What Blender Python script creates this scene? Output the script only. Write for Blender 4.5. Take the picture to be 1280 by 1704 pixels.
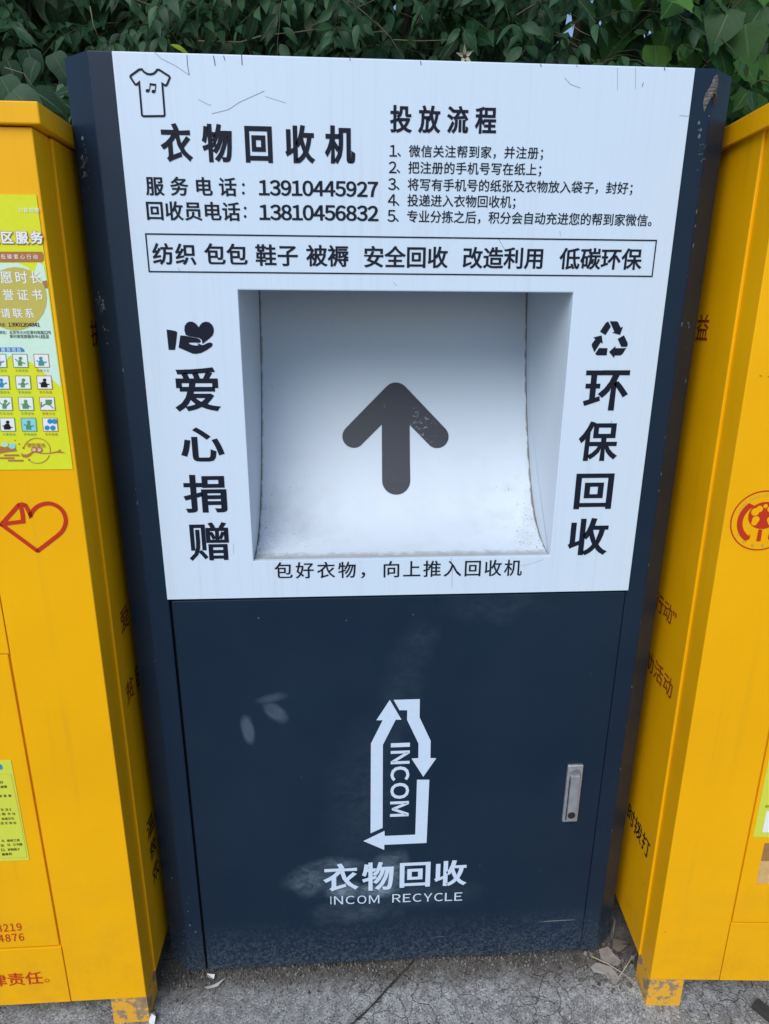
import bpy, bmesh, math, random
from mathutils import Vector, Matrix, Euler, noise
PI = math.pi
sc = bpy.context.scene
for o in list(bpy.data.objects):
    bpy.data.objects.remove(o)

# ------------------------------------------------------------------ camera
CAM_LOC = Vector((-0.10827, -1.1481, 1.45919))
CAM_EUL = Euler((1.26384, -0.00655, -0.0617), 'XYZ')
FPX = 1100.0                                  # focal length in pixels of the 1280 px wide photograph
cd = bpy.data.cameras.new('camera'); cam = bpy.data.objects.new('camera', cd)
sc.collection.objects.link(cam); sc.camera = cam
cam.location = CAM_LOC; cam.rotation_euler = CAM_EUL
cd.sensor_fit = 'HORIZONTAL'; cd.sensor_width = 36.0; cd.lens = FPX / 1280 * 36
cd.clip_start = 0.02; cd.clip_end = 500

# ------------------------------------------------------------------ world and light
SUN_EL, SUN_AZ = math.radians(45), math.radians(208)      # azimuth clockwise from +Y (behind the camera, to the left)
w = bpy.data.worlds.new('World'); sc.world = w; w.use_nodes = True
wn = w.node_tree; bg = wn.nodes['Background']
sky = wn.nodes.new('ShaderNodeTexSky'); sky.sky_type = 'NISHITA'; sky.sun_disc = False
sky.sun_elevation = SUN_EL; sky.sun_rotation = SUN_AZ
sky.air_density = 1.0; sky.dust_density = 0.6; sky.ozone_density = 1.2
wn.links.new(sky.outputs[0], bg.inputs[0]); bg.inputs[1].default_value = 0.075
sd = bpy.data.lights.new('sun', 'SUN'); sun = bpy.data.objects.new('sun', sd); sc.collection.objects.link(sun)
sd.energy = 1.5; sd.angle = math.radians(50); sd.color = (1.0, 0.97, 0.93)
to_sun = Vector((math.sin(SUN_AZ) * math.cos(SUN_EL), math.cos(SUN_AZ) * math.cos(SUN_EL), math.sin(SUN_EL)))
sun.rotation_euler = to_sun.to_track_quat('Z', 'Y').to_euler()
sc.view_settings.view_transform = 'Standard'; sc.view_settings.look = 'None'
sc.view_settings.gamma = 1; sc.view_settings.use_curve_mapping = False
sc.view_settings.exposure = 0.86

# ------------------------------------------------------------------ helpers
RMAT = CAM_EUL.to_matrix()
def ray(u, v): return RMAT @ Vector(((u - 640) / FPX, -(v - 852) / FPX, -1))
class Plane:
    """measures points on a vertical face of a thing: photo pixel -> (x, z) in the thing's own frame"""
    def __init__(s, mat=None, y=0.0): s.M = mat or Matrix(); s.I = s.M.inverted(); s.y = y
    def __call__(s, u, v, y=None):
        y = s.y if y is None else y
        o = s.I @ CAM_LOC; d = s.I.to_3x3() @ ray(u, v)
        p = o + d * ((y - o.y) / d.y); return (p.x, p.z)
    def side(s, u, v, x):
        o = s.I @ CAM_LOC; d = s.I.to_3x3() @ ray(u, v)
        p = o + d * ((x - o.x) / d.x); return (p.y, p.z)
def gpt(u, v, z):
    d = ray(u, v); p = CAM_LOC + d * ((z - CAM_LOC.z) / d.z); return (p.x, p.y)
def proj(p):
    q = RMAT.transposed() @ (Vector(p) - CAM_LOC)
    return (640 + FPX * q.x / -q.z, 852 - FPX * q.y / -q.z, -q.z)

def link(o, parent=None):
    sc.collection.objects.link(o)
    if parent: o.parent = parent
    return o
def empty(name, label, cat, loc=(0, 0, 0), rot=(0, 0, 0), group=None):
    o = bpy.data.objects.new(name, None); link(o); o.location = loc; o.rotation_euler = rot
    o.empty_display_size = .1
    return tag(o, label, cat, group)
def tag(o, label, cat, group=None):
    o['label'] = label; o['category'] = cat
    if group: o['group'] = group
    return o
def obj(name, bm, mat, parent=None, bevel=0, smooth=False, kind=None, label=None, seg=2):
    me = bpy.data.meshes.new(name)
    bm.normal_update(); bm.to_mesh(me); bm.free()
    for m in (mat if isinstance(mat, (list, tuple)) else [mat]): me.materials.append(m)
    if smooth:
        for p in me.polygons: p.use_smooth = True
    o = bpy.data.objects.new(name, me); link(o, parent)
    if bevel:
        b = o.modifiers.new('bevel', 'BEVEL'); b.width = bevel; b.segments = seg; b.limit_method = 'ANGLE'
        b.angle_limit = math.radians(35); b.harden_normals = False
    if kind: o['kind'] = kind
    if label: o['label'] = label
    return o
def box(bm, x0, x1, y0, y1, z0, z1):
    v = [bm.verts.new(p) for p in ((x0,y0,z0),(x1,y0,z0),(x1,y1,z0),(x0,y1,z0),(x0,y0,z1),(x1,y0,z1),(x1,y1,z1),(x0,y1,z1))]
    for f in ((0,3,2,1),(4,5,6,7),(0,1,5,4),(1,2,6,5),(2,3,7,6),(3,0,4,7)):
        bm.faces.new([v[i] for i in f])
    return v
def prism(bm, pts, y0, y1):
    """outline (x, z) given a depth from y0 (front) to y1"""
    a = [bm.verts.new((x, y0, z)) for x, z in pts]; b = [bm.verts.new((x, y1, z)) for x, z in pts]
    n = len(pts)
    area = sum(pts[i][0] * pts[(i+1) % n][1] - pts[(i+1) % n][0] * pts[i][1] for i in range(n))
    if area < 0: a.reverse(); b.reverse()
    bm.faces.new(a); bm.faces.new(b[::-1])
    for i in range(n): bm.faces.new((a[(i+1) % n], a[i], b[i], b[(i+1) % n]))
def flat(bm, pts, y):
    """flat print in an x-z plane, facing -y"""
    vs = [bm.verts.new((x, y, z)) for x, z in pts]
    n = len(pts)
    area = sum(pts[i][0] * pts[(i+1) % n][1] - pts[(i+1) % n][0] * pts[i][1] for i in range(n))
    if area < 0: vs.reverse()
    return bm.faces.new(vs)
def ribbon(bm, pts, width, y, closed=False):
    n = len(pts); P2 = [Vector(p) for p in pts]; L, R = [], []
    for i in range(n):
        if closed: a, b = P2[i-1], P2[(i+1) % n]
        else: a, b = P2[max(i-1, 0)], P2[min(i+1, n-1)]
        d1 = (P2[i] - a); d2 = (b - P2[i])
        d1 = d1.normalized() if d1.length > 1e-9 else d2.normalized()
        d2 = d2.normalized() if d2.length > 1e-9 else d1
        n1 = Vector((-d1.y, d1.x)); n2 = Vector((-d2.y, d2.x)); m = n1 + n2
        k = 1 + n1.dot(n2); m = m / max(k, .35) if k > 1e-4 else n1
        L.append(P2[i] + m * width / 2); R.append(P2[i] - m * width / 2)
    lv = [bm.verts.new((p.x, y, p.y)) for p in L]; rv = [bm.verts.new((p.x, y, p.y)) for p in R]
    for i in range(n if closed else n - 1):
        j = (i+1) % n; bm.faces.new((rv[i], rv[j], lv[j], lv[i]))
def tube(bm, pts, r0, r1=None, n=6):
    r1 = r0 if r1 is None else r1; P3 = [Vector(p) for p in pts]; rings = []
    for i, p in enumerate(P3):
        d = (P3[min(i+1, len(P3)-1)] - P3[max(i-1, 0)]).normalized()
        a = d.cross(Vector((0.31, .2, .93))).normalized(); b = d.cross(a)
        r = r0 + (r1 - r0) * i / max(1, len(P3) - 1)
        rings.append([bm.verts.new(p + (a * math.cos(2*PI*k/n) + b * math.sin(2*PI*k/n)) * r) for k in range(n)])
    for i in range(len(rings) - 1):
        for k in range(n):
            bm.faces.new((rings[i][k], rings[i][(k+1) % n], rings[i+1][(k+1) % n], rings[i+1][k]))
    bm.faces.new(rings[0][::-1]); bm.faces.new(rings[-1])
def arc(cx, cz, rx, rz, a0, a1, n=12):
    return [(cx + rx * math.cos(math.radians(a0 + (a1-a0)*i/n)), cz + rz * math.sin(math.radians(a0 + (a1-a0)*i/n))) for i in range(n+1)]

# ---- lettering: every glyph is a filled outline, made bolder by moving its border out
_dg = {}
def glyph(ch, wx, wz):
    key = (ch, wx, wz)
    if key in _dg: return _dg[key]
    if ch == fw('I'):
        h_ = .036 + wx
        _dg[key] = ([Vector((.5 - h_, 0, 0)), Vector((.5 + h_, 0, 0)), Vector((.5 + h_, .73, 0)), Vector((.5 - h_, .73, 0))], [(0, 1, 2, 3)], .5 - h_, .5 + h_, 0., .73)
        return _dg[key]
    c = bpy.data.curves.new('t', 'FONT'); c.body = ch; c.size = 1; c.resolution_u = 3
    o = bpy.data.objects.new('t', c); sc.collection.objects.link(o)
    dg = bpy.context.evaluated_depsgraph_get(); dg.update()
    m = bpy.data.meshes.new_from_object(o.evaluated_get(dg))
    bpy.data.objects.remove(o); bpy.data.curves.remove(c)
    bm = bmesh.new(); bm.from_mesh(m); bpy.data.meshes.remove(m)
    bmesh.ops.remove_doubles(bm, verts=bm.verts, dist=1e-5)
    if wx:
        mv = {}
        for e in bm.edges:
            if len(e.link_faces) != 1: continue
            f = e.link_faces[0]
            d = (e.verts[1].co - e.verts[0].co)
            if d.length < 1e-7: continue
            nn = Vector((d.y, -d.x, 0)).normalized()
            if nn.dot(e.verts[0].co - f.calc_center_median()) < 0: nn = -nn
            for v in e.verts: mv.setdefault(v, []).append(nn)
        for v, ns in mv.items():
            if len(ns) != 2: m_ = sum(ns, Vector()) / len(ns)
            else:
                m_ = (ns[0] + ns[1]) / max(1 + ns[0].dot(ns[1]), .45)
            v.co.x += m_.x * wx; v.co.y += m_.y * wz
    vs = [v.co.copy() for v in bm.verts]; idx = {v: i for i, v in enumerate(bm.verts)}
    fs = [[idx[v] for v in f.verts] for f in bm.faces]; bm.free()
    xs = [v.x for v in vs] or [0, .5]; ys = [v.y for v in vs] or [0, .5]
    _dg[key] = (vs, fs, min(xs), max(xs), min(ys), max(ys))
    return _dg[key]
def fw(s):      # the wide forms of digits and letters have plain grotesque shapes
    return ''.join(chr(ord(c) + 0xFEE0) if c.isalnum() and ord(c) < 128 else c for c in s)
def put_box(bm, ch, x0, x1, z0, z1, y, wt=(0, 0), rot=0):
    vs, fs, a, b, c, d = glyph(ch, *wt)
    nv = []
    for v in vs:
        fx = (v.x - a) / (b - a); fz = (v.y - c) / (d - c)
        if rot: fx, fz = fz, 1 - fx
        nv.append(bm.verts.new((x0 + fx * (x1 - x0), y, z0 + fz * (z1 - z0))))
    for f in fs:
        try: bm.faces.new([nv[i] for i in f])
        except ValueError: pass
def put_line(bm, s, x0, x1, zl, zr, h, y, wt=(0, 0), half=.56, axis=None, gw=1.0):
    """a line of characters from ink edge x0 to ink edge x1; zl, zr: height of the line's middle; h: ink height"""
    cells = []; t = 0
    for ch in s:
        a = half if (ord(ch) < 128 or 0xFF10 <= ord(ch) <= 0xFF5A and ch.isalnum()) else 1.0
        if ch == ' ': a = .5
        cells.append((ch, t, a)); t += a
    first, last = cells[0], cells[-1]
    pad = .05
    pitch = (x1 - x0) / (t - 2 * pad if last[0] not in '；。，' else t - .6)
    for ch, t0, a in cells:
        if ch == ' ': continue
        vs, fs, b0, b1, c0, c1 = glyph(ch, *wt)
        wide = ch.isalnum() and 0xFF10 <= ord(ch) <= 0xFF5A
        sx = min(pitch, h / .90 * gw) if not wide else h / .76 * gw
        sz = h / .90 if not wide else h / .76
        xc = x0 + pitch * (t0 - pad + a / 2)
        zc = zl + (zr - zl) * (xc - x0) / max(1e-6, x1 - x0)
        mid = .38 if not wide else (c0 + c1) / 2 if ch not in 'ｇｙｐ' else .3
        if wide: gx = (b0 + b1) / 2
        else: gx = .5
        if ch in '；。，、': gx, sx = .5, h / .9
        nv = [bm.verts.new(((v.x - gx) * sx + xc, y, (v.y - mid) * sz + zc)) for v in vs]
        for f in fs:
            try: bm.faces.new([nv[i] for i in f])
            except ValueError: pass
BOLD = (.024, .015); HEAVY = (.034, .02); MED = (.012, .008); REG = (.004, .002)

# ------------------------------------------------------------------ materials
class NT:
    def __init__(s, name):
        s.m = bpy.data.materials.new(name); s.m.use_nodes = True; s.t = s.m.node_tree
        s.p = s.t.nodes['Principled BSDF']; s.co = s.t.nodes.new('ShaderNodeTexCoord')
    def n(s, typ, **kw):
        x = s.t.nodes.new('ShaderNode' + typ)
        for k, v in kw.items():
            if k.startswith('i_'):
                k = k[2:]; key = int(k) if k.isdigit() else k.replace('_', ' ')
                s.put(x.inputs[key], v)
            else: setattr(x, k, v)
        return x
    def put(s, sock, v):
        if isinstance(v, bpy.types.NodeSocket): s.t.links.new(v, sock)
        else: sock.default_value = v
    def noise(s, scale, detail=4, rough=.5, sxyz=None, vec=None, dist=0):
        v = vec or s.co.outputs['Object']
        if sxyz: v = s.n('Mapping', i_Vector=v, i_Scale=sxyz).outputs[0]
        return s.n('TexNoise', i_Vector=v, i_Scale=scale, i_Detail=detail, i_Roughness=rough, i_Distortion=dist).outputs[0]
    def ramp(s, f, a, b, va=0., vb=1.):
        return s.n('MapRange', i_0=f, i_1=a, i_2=b, i_3=va, i_4=vb, clamp=True).outputs[0]
    def math(s, op, a, b=0., c=0.):
        x = s.n('Math', operation=op); s.put(x.inputs[0], a); s.put(x.inputs[1], b); s.put(x.inputs[2], c)
        return x.outputs[0]
    def mix(s, f, a, b, mode='MIX'):
        x = s.n('Mix', data_type='RGBA', blend_type=mode)
        s.put(x.inputs[0], f); s.put(x.inputs[6], a); s.put(x.inputs[7], b)
        return x.outputs[2]
    def blob(s, x, z, rx, rz, rot=0, soft=.5, wob=.0, wscale=20):
        """1 inside an ellipse at (x, z) of the object's own frame, fading to 0 outside"""
        v = s.co.outputs['Object']
        if wob:
            nz = s.n('TexNoise', i_Vector=v, i_Scale=wscale, i_Detail=3.).outputs[1]
            v = s.n('VectorMath', operation='MULTIPLY_ADD', i_0=nz, i_1=(wob*2,)*3, i_2=v).outputs[0]
            x += wob; z += wob
        m = s.n('Mapping', vector_type='TEXTURE', i_Vector=v, i_Location=(x, 0, z), i_Rotation=(0, rot, 0), i_Scale=(rx, 1e3, rz))
        l = s.n('VectorMath', operation='LENGTH', i_0=m.outputs[0]).outputs['Value']
        return s.ramp(l, 1 - soft, 1 + soft * .3, 1., 0.)
    def bump(s, h, dist=.001, strength=.5):
        b = s.n('Bump', i_Height=h, i_Distance=dist, i_Strength=strength)
        s.t.links.new(b.outputs[0], s.p.inputs['Normal']); return b
    def done(s, col, rough=.5, metal=0., spec=.5, coat=0., coat_r=.1):
        s.put(s.p.inputs['Base Color'], col); s.put(s.p.inputs['Roughness'], rough)
        s.put(s.p.inputs['Metallic'], metal); s.put(s.p.inputs['Specular IOR Level'], spec)
        if coat: s.put(s.p.inputs['Coat Weight'], coat); s.put(s.p.inputs['Coat Roughness'], coat_r)
        return s.m
def rgb(r, g, b): return (r, g, b, 1.)
def plain(name, c, rough=.6, metal=0., spec=None, amp=None):
    N = NT(name); nz = N.noise(90, 3)
    pr_ = 'print' in name or 'sticker' in name
    if spec is None: spec = .15 if pr_ else .35
    amp = amp if amp is not None else (.02 if pr_ else .10)
    f = N.ramp(nz, .3, .7, 1 - amp, 1 + amp)
    col = N.mix(1., rgb(*c), N.n('CombineColor', i_0=f, i_1=f, i_2=f).outputs[0], 'MULTIPLY')
    return N.done(col, N.ramp(nz, .3, .7, rough - .06, rough + .06), metal, spec)

def m_white():
    N = NT('white_enamel')
    streak = N.noise(1., 5, .6, (70, 1, 1.6)); st2 = N.noise(1., 3, .5, (210, 1, 2.5))
    big = N.noise(2.2, 3)
    f = N.math('MULTIPLY', N.ramp(streak, .52, .72), N.ramp(big, .35, .65))
    f = N.math('ADD', N.math('MULTIPLY', f, .28), N.math('MULTIPLY', N.ramp(st2, .56, .75), .12))
    spk = N.ramp(N.noise(420, 2, .6), .735, .76)
    f = N.math('ADD', f, N.math('MULTIPLY', spk, .35))
    col = N.mix(f, rgb(.60, .72, .85), rgb(.43, .48, .53))
    N.bump(N.noise(3, 2), .002, .15)
    return N.done(col, N.ramp(big, .3, .7, .40, .52), spec=.3)
def m_chute(cheek=False):
    N = NT('chute_cheek_enamel' if cheek else 'chute_enamel')
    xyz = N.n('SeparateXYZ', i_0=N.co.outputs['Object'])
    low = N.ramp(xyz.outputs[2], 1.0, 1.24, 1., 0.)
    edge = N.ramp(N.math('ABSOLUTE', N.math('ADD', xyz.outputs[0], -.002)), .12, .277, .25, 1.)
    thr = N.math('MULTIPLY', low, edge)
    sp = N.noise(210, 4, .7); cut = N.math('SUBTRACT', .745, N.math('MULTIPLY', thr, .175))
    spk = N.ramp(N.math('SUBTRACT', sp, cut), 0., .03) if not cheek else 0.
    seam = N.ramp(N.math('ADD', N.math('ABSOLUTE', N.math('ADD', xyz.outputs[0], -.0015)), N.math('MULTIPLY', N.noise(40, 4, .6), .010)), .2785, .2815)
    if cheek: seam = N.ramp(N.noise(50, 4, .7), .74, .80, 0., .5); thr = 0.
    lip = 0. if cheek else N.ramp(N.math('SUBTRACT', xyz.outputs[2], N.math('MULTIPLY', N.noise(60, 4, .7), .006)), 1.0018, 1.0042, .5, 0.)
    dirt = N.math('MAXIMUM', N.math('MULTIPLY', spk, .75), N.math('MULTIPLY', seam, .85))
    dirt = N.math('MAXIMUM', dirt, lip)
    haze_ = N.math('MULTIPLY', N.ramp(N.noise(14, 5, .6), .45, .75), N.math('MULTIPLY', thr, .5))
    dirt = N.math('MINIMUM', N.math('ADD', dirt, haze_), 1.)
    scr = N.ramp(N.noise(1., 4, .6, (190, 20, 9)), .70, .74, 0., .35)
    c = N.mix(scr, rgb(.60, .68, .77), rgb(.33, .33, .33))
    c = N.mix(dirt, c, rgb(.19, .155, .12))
    N.bump(N.noise(4, 2), .003, .2)
    return N.done(c, .42, spec=.4)
def m_navy(door=False):
    N = NT('navy_enamel_door' if door else 'navy_enamel')
    xyz = N.n('SeparateXYZ', i_0=N.co.outputs['Object'])
    base = N.mix(N.ramp(N.noise(3., 5, .6), .35, .7), rgb(.0052, .0170, .0390), rgb(.0085, .0228, .0455))
    low = N.ramp(xyz.outputs[2], 0.0, .30, 1., 0.)
    low2 = N.math('POWER', low, 1.6)
    sp = N.noise(330, 3, .65); cut = N.math('SUBTRACT', .74, N.math('MULTIPLY', low2, .19))
    dust = N.ramp(N.math('SUBTRACT', sp, cut), 0., .05)
    patch = N.ramp(N.noise(5, 5, .65), .40, .62)
    dust = N.math('MULTIPLY', dust, N.ramp(patch, 0., 1., .45, .8))
    veil = N.math('MULTIPLY', N.math('MULTIPLY', N.ramp(xyz.outputs[2], .0, .14, 1., 0.), N.ramp(N.noise(150, 5, .75), .46, .66)), .42)
    f = N.math('MAXIMUM', dust, veil)
    chips = N.ramp(N.noise(120, 2, .5), .79, .81, 0., .7)
    f = N.math('MAXIMUM', f, chips)
    c = N.mix(f, base, rgb(.20, .225, .235))
    if door:
        S = PL0
        def at(u, v): return S(u, v)
        sm = None; lm = None
        for (u, v, ru, rv, rot, st, soft, wob) in (
            (458,1186,27,13,.85,.17,.35,.008),(452,1162,26,7,-.2,.11,.6,.008),(412,1214,12,25,-.2,.17,.35,.008),
            (522,1464,44,24,0,.34,1.,.03),(572,1482,30,14,0,.75,1.,.01),(628,1482,34,12,0,.85,1.,.008),(646,1452,30,34,.2,.55,1.,.02),(560,1440,44,12,0,.35,1.,.012),
            (596,1516,70,18,0,.16,1.,.03),(700,1070,30,40,.3,.06,1.,.03),(660,1180,30,150,.2,.05,1.,.03),
            (610,1330,60,120,.1,.06,1.,.03),(820,1010,90,20,0,.05,1.,.03),(700,1490,90,20,0,.10,1.,.02)):
            x, z = at(u, v); k = abs(at(u+1, v)[0] - x)
            kz = abs(at(u, v+1)[1] - z)
            b = N.math('MULTIPLY', N.blob(x, z, ru*k, rv*kz, rot, soft, wob), st)
            if u < 500:
                lm = N.math('MULTIPLY', b, N.ramp(N.noise(60, 3), .3, .7, .6, 1.)) if lm is None else N.math('MAXIMUM', lm, b)
            else: sm = b if sm is None else N.math('MAXIMUM', sm, b)
        sm = N.math('MULTIPLY', sm, N.ramp(N.noise(1., 8, .8, (38, 1, 60), dist=.6), .38, .62, .18, 1.))
        sm = N.math('MAXIMUM', sm, lm)
        c = N.mix(sm, c, rgb(.30, .40, .50))
        sc1 = N.math('MULTIPLY', N.ramp(N.noise(1., 2, .5, (4, 1, 130)), .745, .76), N.ramp(low, .3, .7))
        c = N.mix(N.math('MULTIPLY', sc1, .5), c, rgb(.3, .33, .34))
    N.bump(N.noise(2.5, 2), .004, .2)
    return N.done(c, N.ramp(N.noise(8, 4), .3, .7, .34, .50), spec=.24)
def m_yellow(name='yellow_enamel', c1=(.82, .405, .001), c2=(.89, .445, .001)):
    N = NT(name)
    base = N.mix(N.ramp(N.noise(2.5, 4, .5), .35, .65), rgb(*c1), rgb(*c2))
    xyz = N.n('SeparateXYZ', i_0=N.co.outputs['Object'])
    low = N.ramp(xyz.outputs[2], 0., .45, 1., 0.)
    sp = N.noise(95, 2, .5); cut = N.math('SUBTRACT', .80, N.math('MULTIPLY', low, .07))
    f = N.ramp(N.math('SUBTRACT', sp, cut), 0., .02, 0., .65)
    grime = N.math('MULTIPLY', N.ramp(N.noise(12, 5, .65), .45, .8), N.math('MULTIPLY', low, .25))
    f = N.math('MAXIMUM', f, grime)
    run = N.math('MULTIPLY', N.ramp(N.noise(1., 4, .6, (34, 34, .9)), .56, .72), N.ramp(N.noise(3.5, 3), .4, .65))
    f = N.math('MAXIMUM', f, N.math('MULTIPLY', run, .16))
    chp = N.ramp(N.noise(48, 3, .7), .765, .775, 0., .8)
    f = N.math('MAXIMUM', f, chp)
    c = N.mix(f, base, rgb(.20, .115, .035))
    N.bump(N.math('ADD', N.noise(2.6, 3), N.math('MULTIPLY', N.noise(240, 2), .012)), .012, .35)
    return N.done(c, N.ramp(N.noise(6, 3), .3, .7, .30, .42), spec=.2)
def m_leg():
    N = NT('chipped_yellow_paint')
    xyz = N.n('SeparateXYZ', i_0=N.co.outputs['Object'])
    f = N.ramp(N.math('ADD', N.noise(34, 6, .75), N.ramp(xyz.outputs[2], -.075, 0., .0, .045)), .53, .57)
    c = N.mix(N.math('MULTIPLY', f, .9), rgb(.74, .38, .03), N.mix(N.noise(70, 3), rgb(.42, .36, .27), rgb(.13, .075, .045)))
    N.bump(f, .0006, -.6)
    return N.done(c, .6, spec=.3)
def m_ground():
    N = NT('worn_concrete')
    v = N.co.outputs['Object']
    a = N.noise(3, 6, .6); b = N.noise(45, 5, .7); c_ = N.noise(260, 3, .7)
    col = N.mix(N.ramp(a, .35, .7), rgb(.33, .345, .35), rgb(.48, .495, .50))
    col = N.mix(N.ramp(b, .40, .62, .85, 0.), col, rgb(.19, .19, .188))
    col = N.mix(N.ramp(c_, .50, .60, 0., .75), col, rgb(.07, .068, .065))
    lite = N.ramp(N.noise(190, 2, .6), .60, .68, 0., .8)
    col = N.mix(lite, col, rgb(.62, .63, .63))
    cr = N.n('TexVoronoi', i_Vector=N.n('VectorMath', operation='MULTIPLY_ADD', i_0=N.n('TexNoise', i_Vector=v, i_Scale=14., i_Detail=4.).outputs[1], i_1=(.09,)*3, i_2=v).outputs[0], i_Scale=21., feature='DISTANCE_TO_EDGE').outputs[0]
    crk = N.math('MULTIPLY', N.ramp(cr, .0, .035, 1., 0.), N.ramp(N.noise(4, 3), .45, .6))
    col = N.mix(N.math('MULTIPLY', crk, .28), col, rgb(.055, .053, .05))
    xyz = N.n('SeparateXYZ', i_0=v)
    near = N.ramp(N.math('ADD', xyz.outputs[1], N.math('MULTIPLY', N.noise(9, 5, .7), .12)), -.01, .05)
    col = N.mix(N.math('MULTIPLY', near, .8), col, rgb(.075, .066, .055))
    h = N.math('ADD', N.math('MULTIPLY', b, .8), N.math('SUBTRACT', N.math('MULTIPLY', c_, -.5), crk))
    N.bump(h, .0035, .8)
    return N.done(col, .9, spec=.2)
def m_leaf(name, dark, light, mid, rough=.42, rib=(.12, .20, .09)):
    N = NT(name)
    g = N.n('NewGeometry'); r = g.outputs['Random Per Island']; oi = N.n('ObjectInfo').outputs['Random']
    rr = N.math('FRACT', N.math('ADD', r, oi))
    uv = N.n('SeparateXYZ', i_0=N.co.outputs['UV'])
    c = N.mix(N.ramp(rr, 0., .6), rgb(*dark), rgb(*mid)); c = N.mix(N.ramp(rr, .6, 1.), c, rgb(*light))
    c = N.mix(N.ramp(N.noise(60, 3), .35, .7, 0., .35), c, rgb(*dark))
    au = N.math('ABSOLUTE', N.math('SUBTRACT', uv.outputs[0], .5))
    ribm = N.ramp(au, .015, .05, 1., 0.)
    # side veins climbing away from the midrib
    vv = N.math('FRACT', N.math('SUBTRACT', N.math('MULTIPLY', uv.outputs[1], 7.), N.math('MULTIPLY', au, 5.)))
    side = N.ramp(N.math('ABSOLUTE', N.math('SUBTRACT', vv, .5)), .02, .09, .28, 0.)
    c = N.mix(N.math('MULTIPLY', N.math('MAXIMUM', ribm, side), .45), c, rgb(*rib))
    N.bump(N.math('SUBTRACT', 0., N.math('MAXIMUM', ribm, side)), .0012, .6)
    m = N.done(c, rough + .04, spec=.24)
    tr = N.t.nodes.new('ShaderNodeBsdfTranslucent'); mx = N.t.nodes.new('ShaderNodeMixShader')
    N.put(tr.inputs[0], N.mix(.5, c, rgb(.10, .24, .02), 'ADD')); mx.inputs[0].default_value = .24
    out = N.t.nodes['Material Output']
    N.t.links.new(N.p.outputs[0], mx.inputs[1]); N.t.links.new(tr.outputs[0], mx.inputs[2]); N.t.links.new(mx.outputs[0], out.inputs[0])
    return m

PL0 = Plane(y=-.003)                       # face of the navy door
M_white = m_white(); M_chute = m_chute(); M_cheek = m_chute(True); M_navy = m_navy(); M_door = m_navy(True)
M_yel = m_yellow(); M_yel2 = m_yellow('amber_enamel', (.82, .395, .001), (.88, .435, .001)); M_leg = m_leg()
M_ink = plain('navy_black_print', (.010, .013, .027), .5); M_arrow = None
M_red = plain('red_print', (.50, .035, .012), .5); M_dred = plain('dark_red_print', (.26, .05, .01), .5)
M_seam = plain('shadow_gap_steel', (.02, .02, .022), .8)
M_print = plain('pale_blue_print', (.56, .68, .83), .5)
M_metal = plain('brushed_zinc', (.50, .52, .56), .38, .75)
M_lockd = plain('dark_lock_core', (.05, .045, .045), .35, .6)
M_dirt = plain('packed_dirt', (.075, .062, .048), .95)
M_black = plain('black_print', (.012, .012, .012), .55)
def m_arrow_():
    N = NT('charcoal_print')
    s1 = N.ramp(N.noise(1., 4, .6, (120, 30, 30)), .68, .71, 0., .5)
    sp = N.math('MULTIPLY', N.ramp(N.noise(1., 4, .7, (90, 60, 160)), .56, .62), N.blob(*(PL0(707, 712, .18)), .022, .036, -.6, .5, .006, 60))
    f = N.math('MAXIMUM', N.math('MULTIPLY', s1, .4), sp)
    return N.done(N.mix(f, rgb(.020, .026, .041), rgb(.30, .34, .38)), .5)
M_arrow = m_arrow_()

# ------------------------------------------------------------------ ground
GZ = -.012
bm = bmesh.new()
NX, NY = 120, 70
xs = [-200, -60, -15, -5] + [-2.4 + 4.8 * i / NX for i in range(NX + 1)] + [5, 15, 60, 200]
ys = [-200, -60, -15, -5, -3, -2, -1.5] + [-1.2 + 2.4 * i / NY for i in range(NY + 1)] + [2, 4, 10, 40, 120, 300]
grid = []
for y in ys:
    row = []
    for x in xs:
        z = GZ
        if abs(x) < 2.5 and -1.3 < y < 1.3:
            z += .004 * noise.noise(Vector((x * 5, y * 5, 0))) + .0025 * noise.noise(Vector((x * 19, y * 19, 3)))
            z -= .003
            if y > .0: z -= .002
        row.append(bm.verts.new((x, y, z)))
    grid.append(row)
for j in range(len(ys) - 1):
    for i in range(len(xs) - 1):
        bm.faces.new((grid[j][i], grid[j][i+1], grid[j+1][i+1], grid[j+1][i]))
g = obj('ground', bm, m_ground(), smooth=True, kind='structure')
# the open joint between two concrete slabs
bm = bmesh.new()
jp = [gpt(540, 1770, GZ), gpt(578, 1712, GZ), gpt(607, 1687, GZ), gpt(626, 1668, GZ), gpt(645, 1646, GZ), gpt(668, 1622, GZ), gpt(688, 1600, GZ)]
for i in range(len(jp) - 1):
    for k in range(4):
        (ax, ay), (bx, by) = jp[i], jp[i+1]
        t0, t1 = k / 4, (k+1) / 4
        p = Vector((ax + (bx-ax)*t0, ay + (by-ay)*t0, 0)); q = Vector((ax + (bx-ax)*t1, ay + (by-ay)*t1, 0))
        d = (q - p).normalized(); s = Vector((-d.y, d.x, 0))
        def wd(r): return .0012 + .0022 * abs(noise.noise(r * 40))
        zz = GZ + .0025
        vs = [p + s*wd(p), p - s*wd(p), q - s*wd(q), q + s*wd(q)]
        bm.faces.new([bm.verts.new((v.x, v.y, zz)) for v in vs])
obj('joint', bm, plain('joint_dirt', (.03, .028, .025), .95), g)

# ------------------------------------------------------------------ the navy and white recycling cabinet
B, CH_X, CH_Y, ZT, DEPTH = .475, .5215, .0355, 1.808, .60
cab = empty('recycling_cabinet', 'tall navy steel clothes recycling cabinet with white upper panel and open chute', 'recycling bin')
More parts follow.
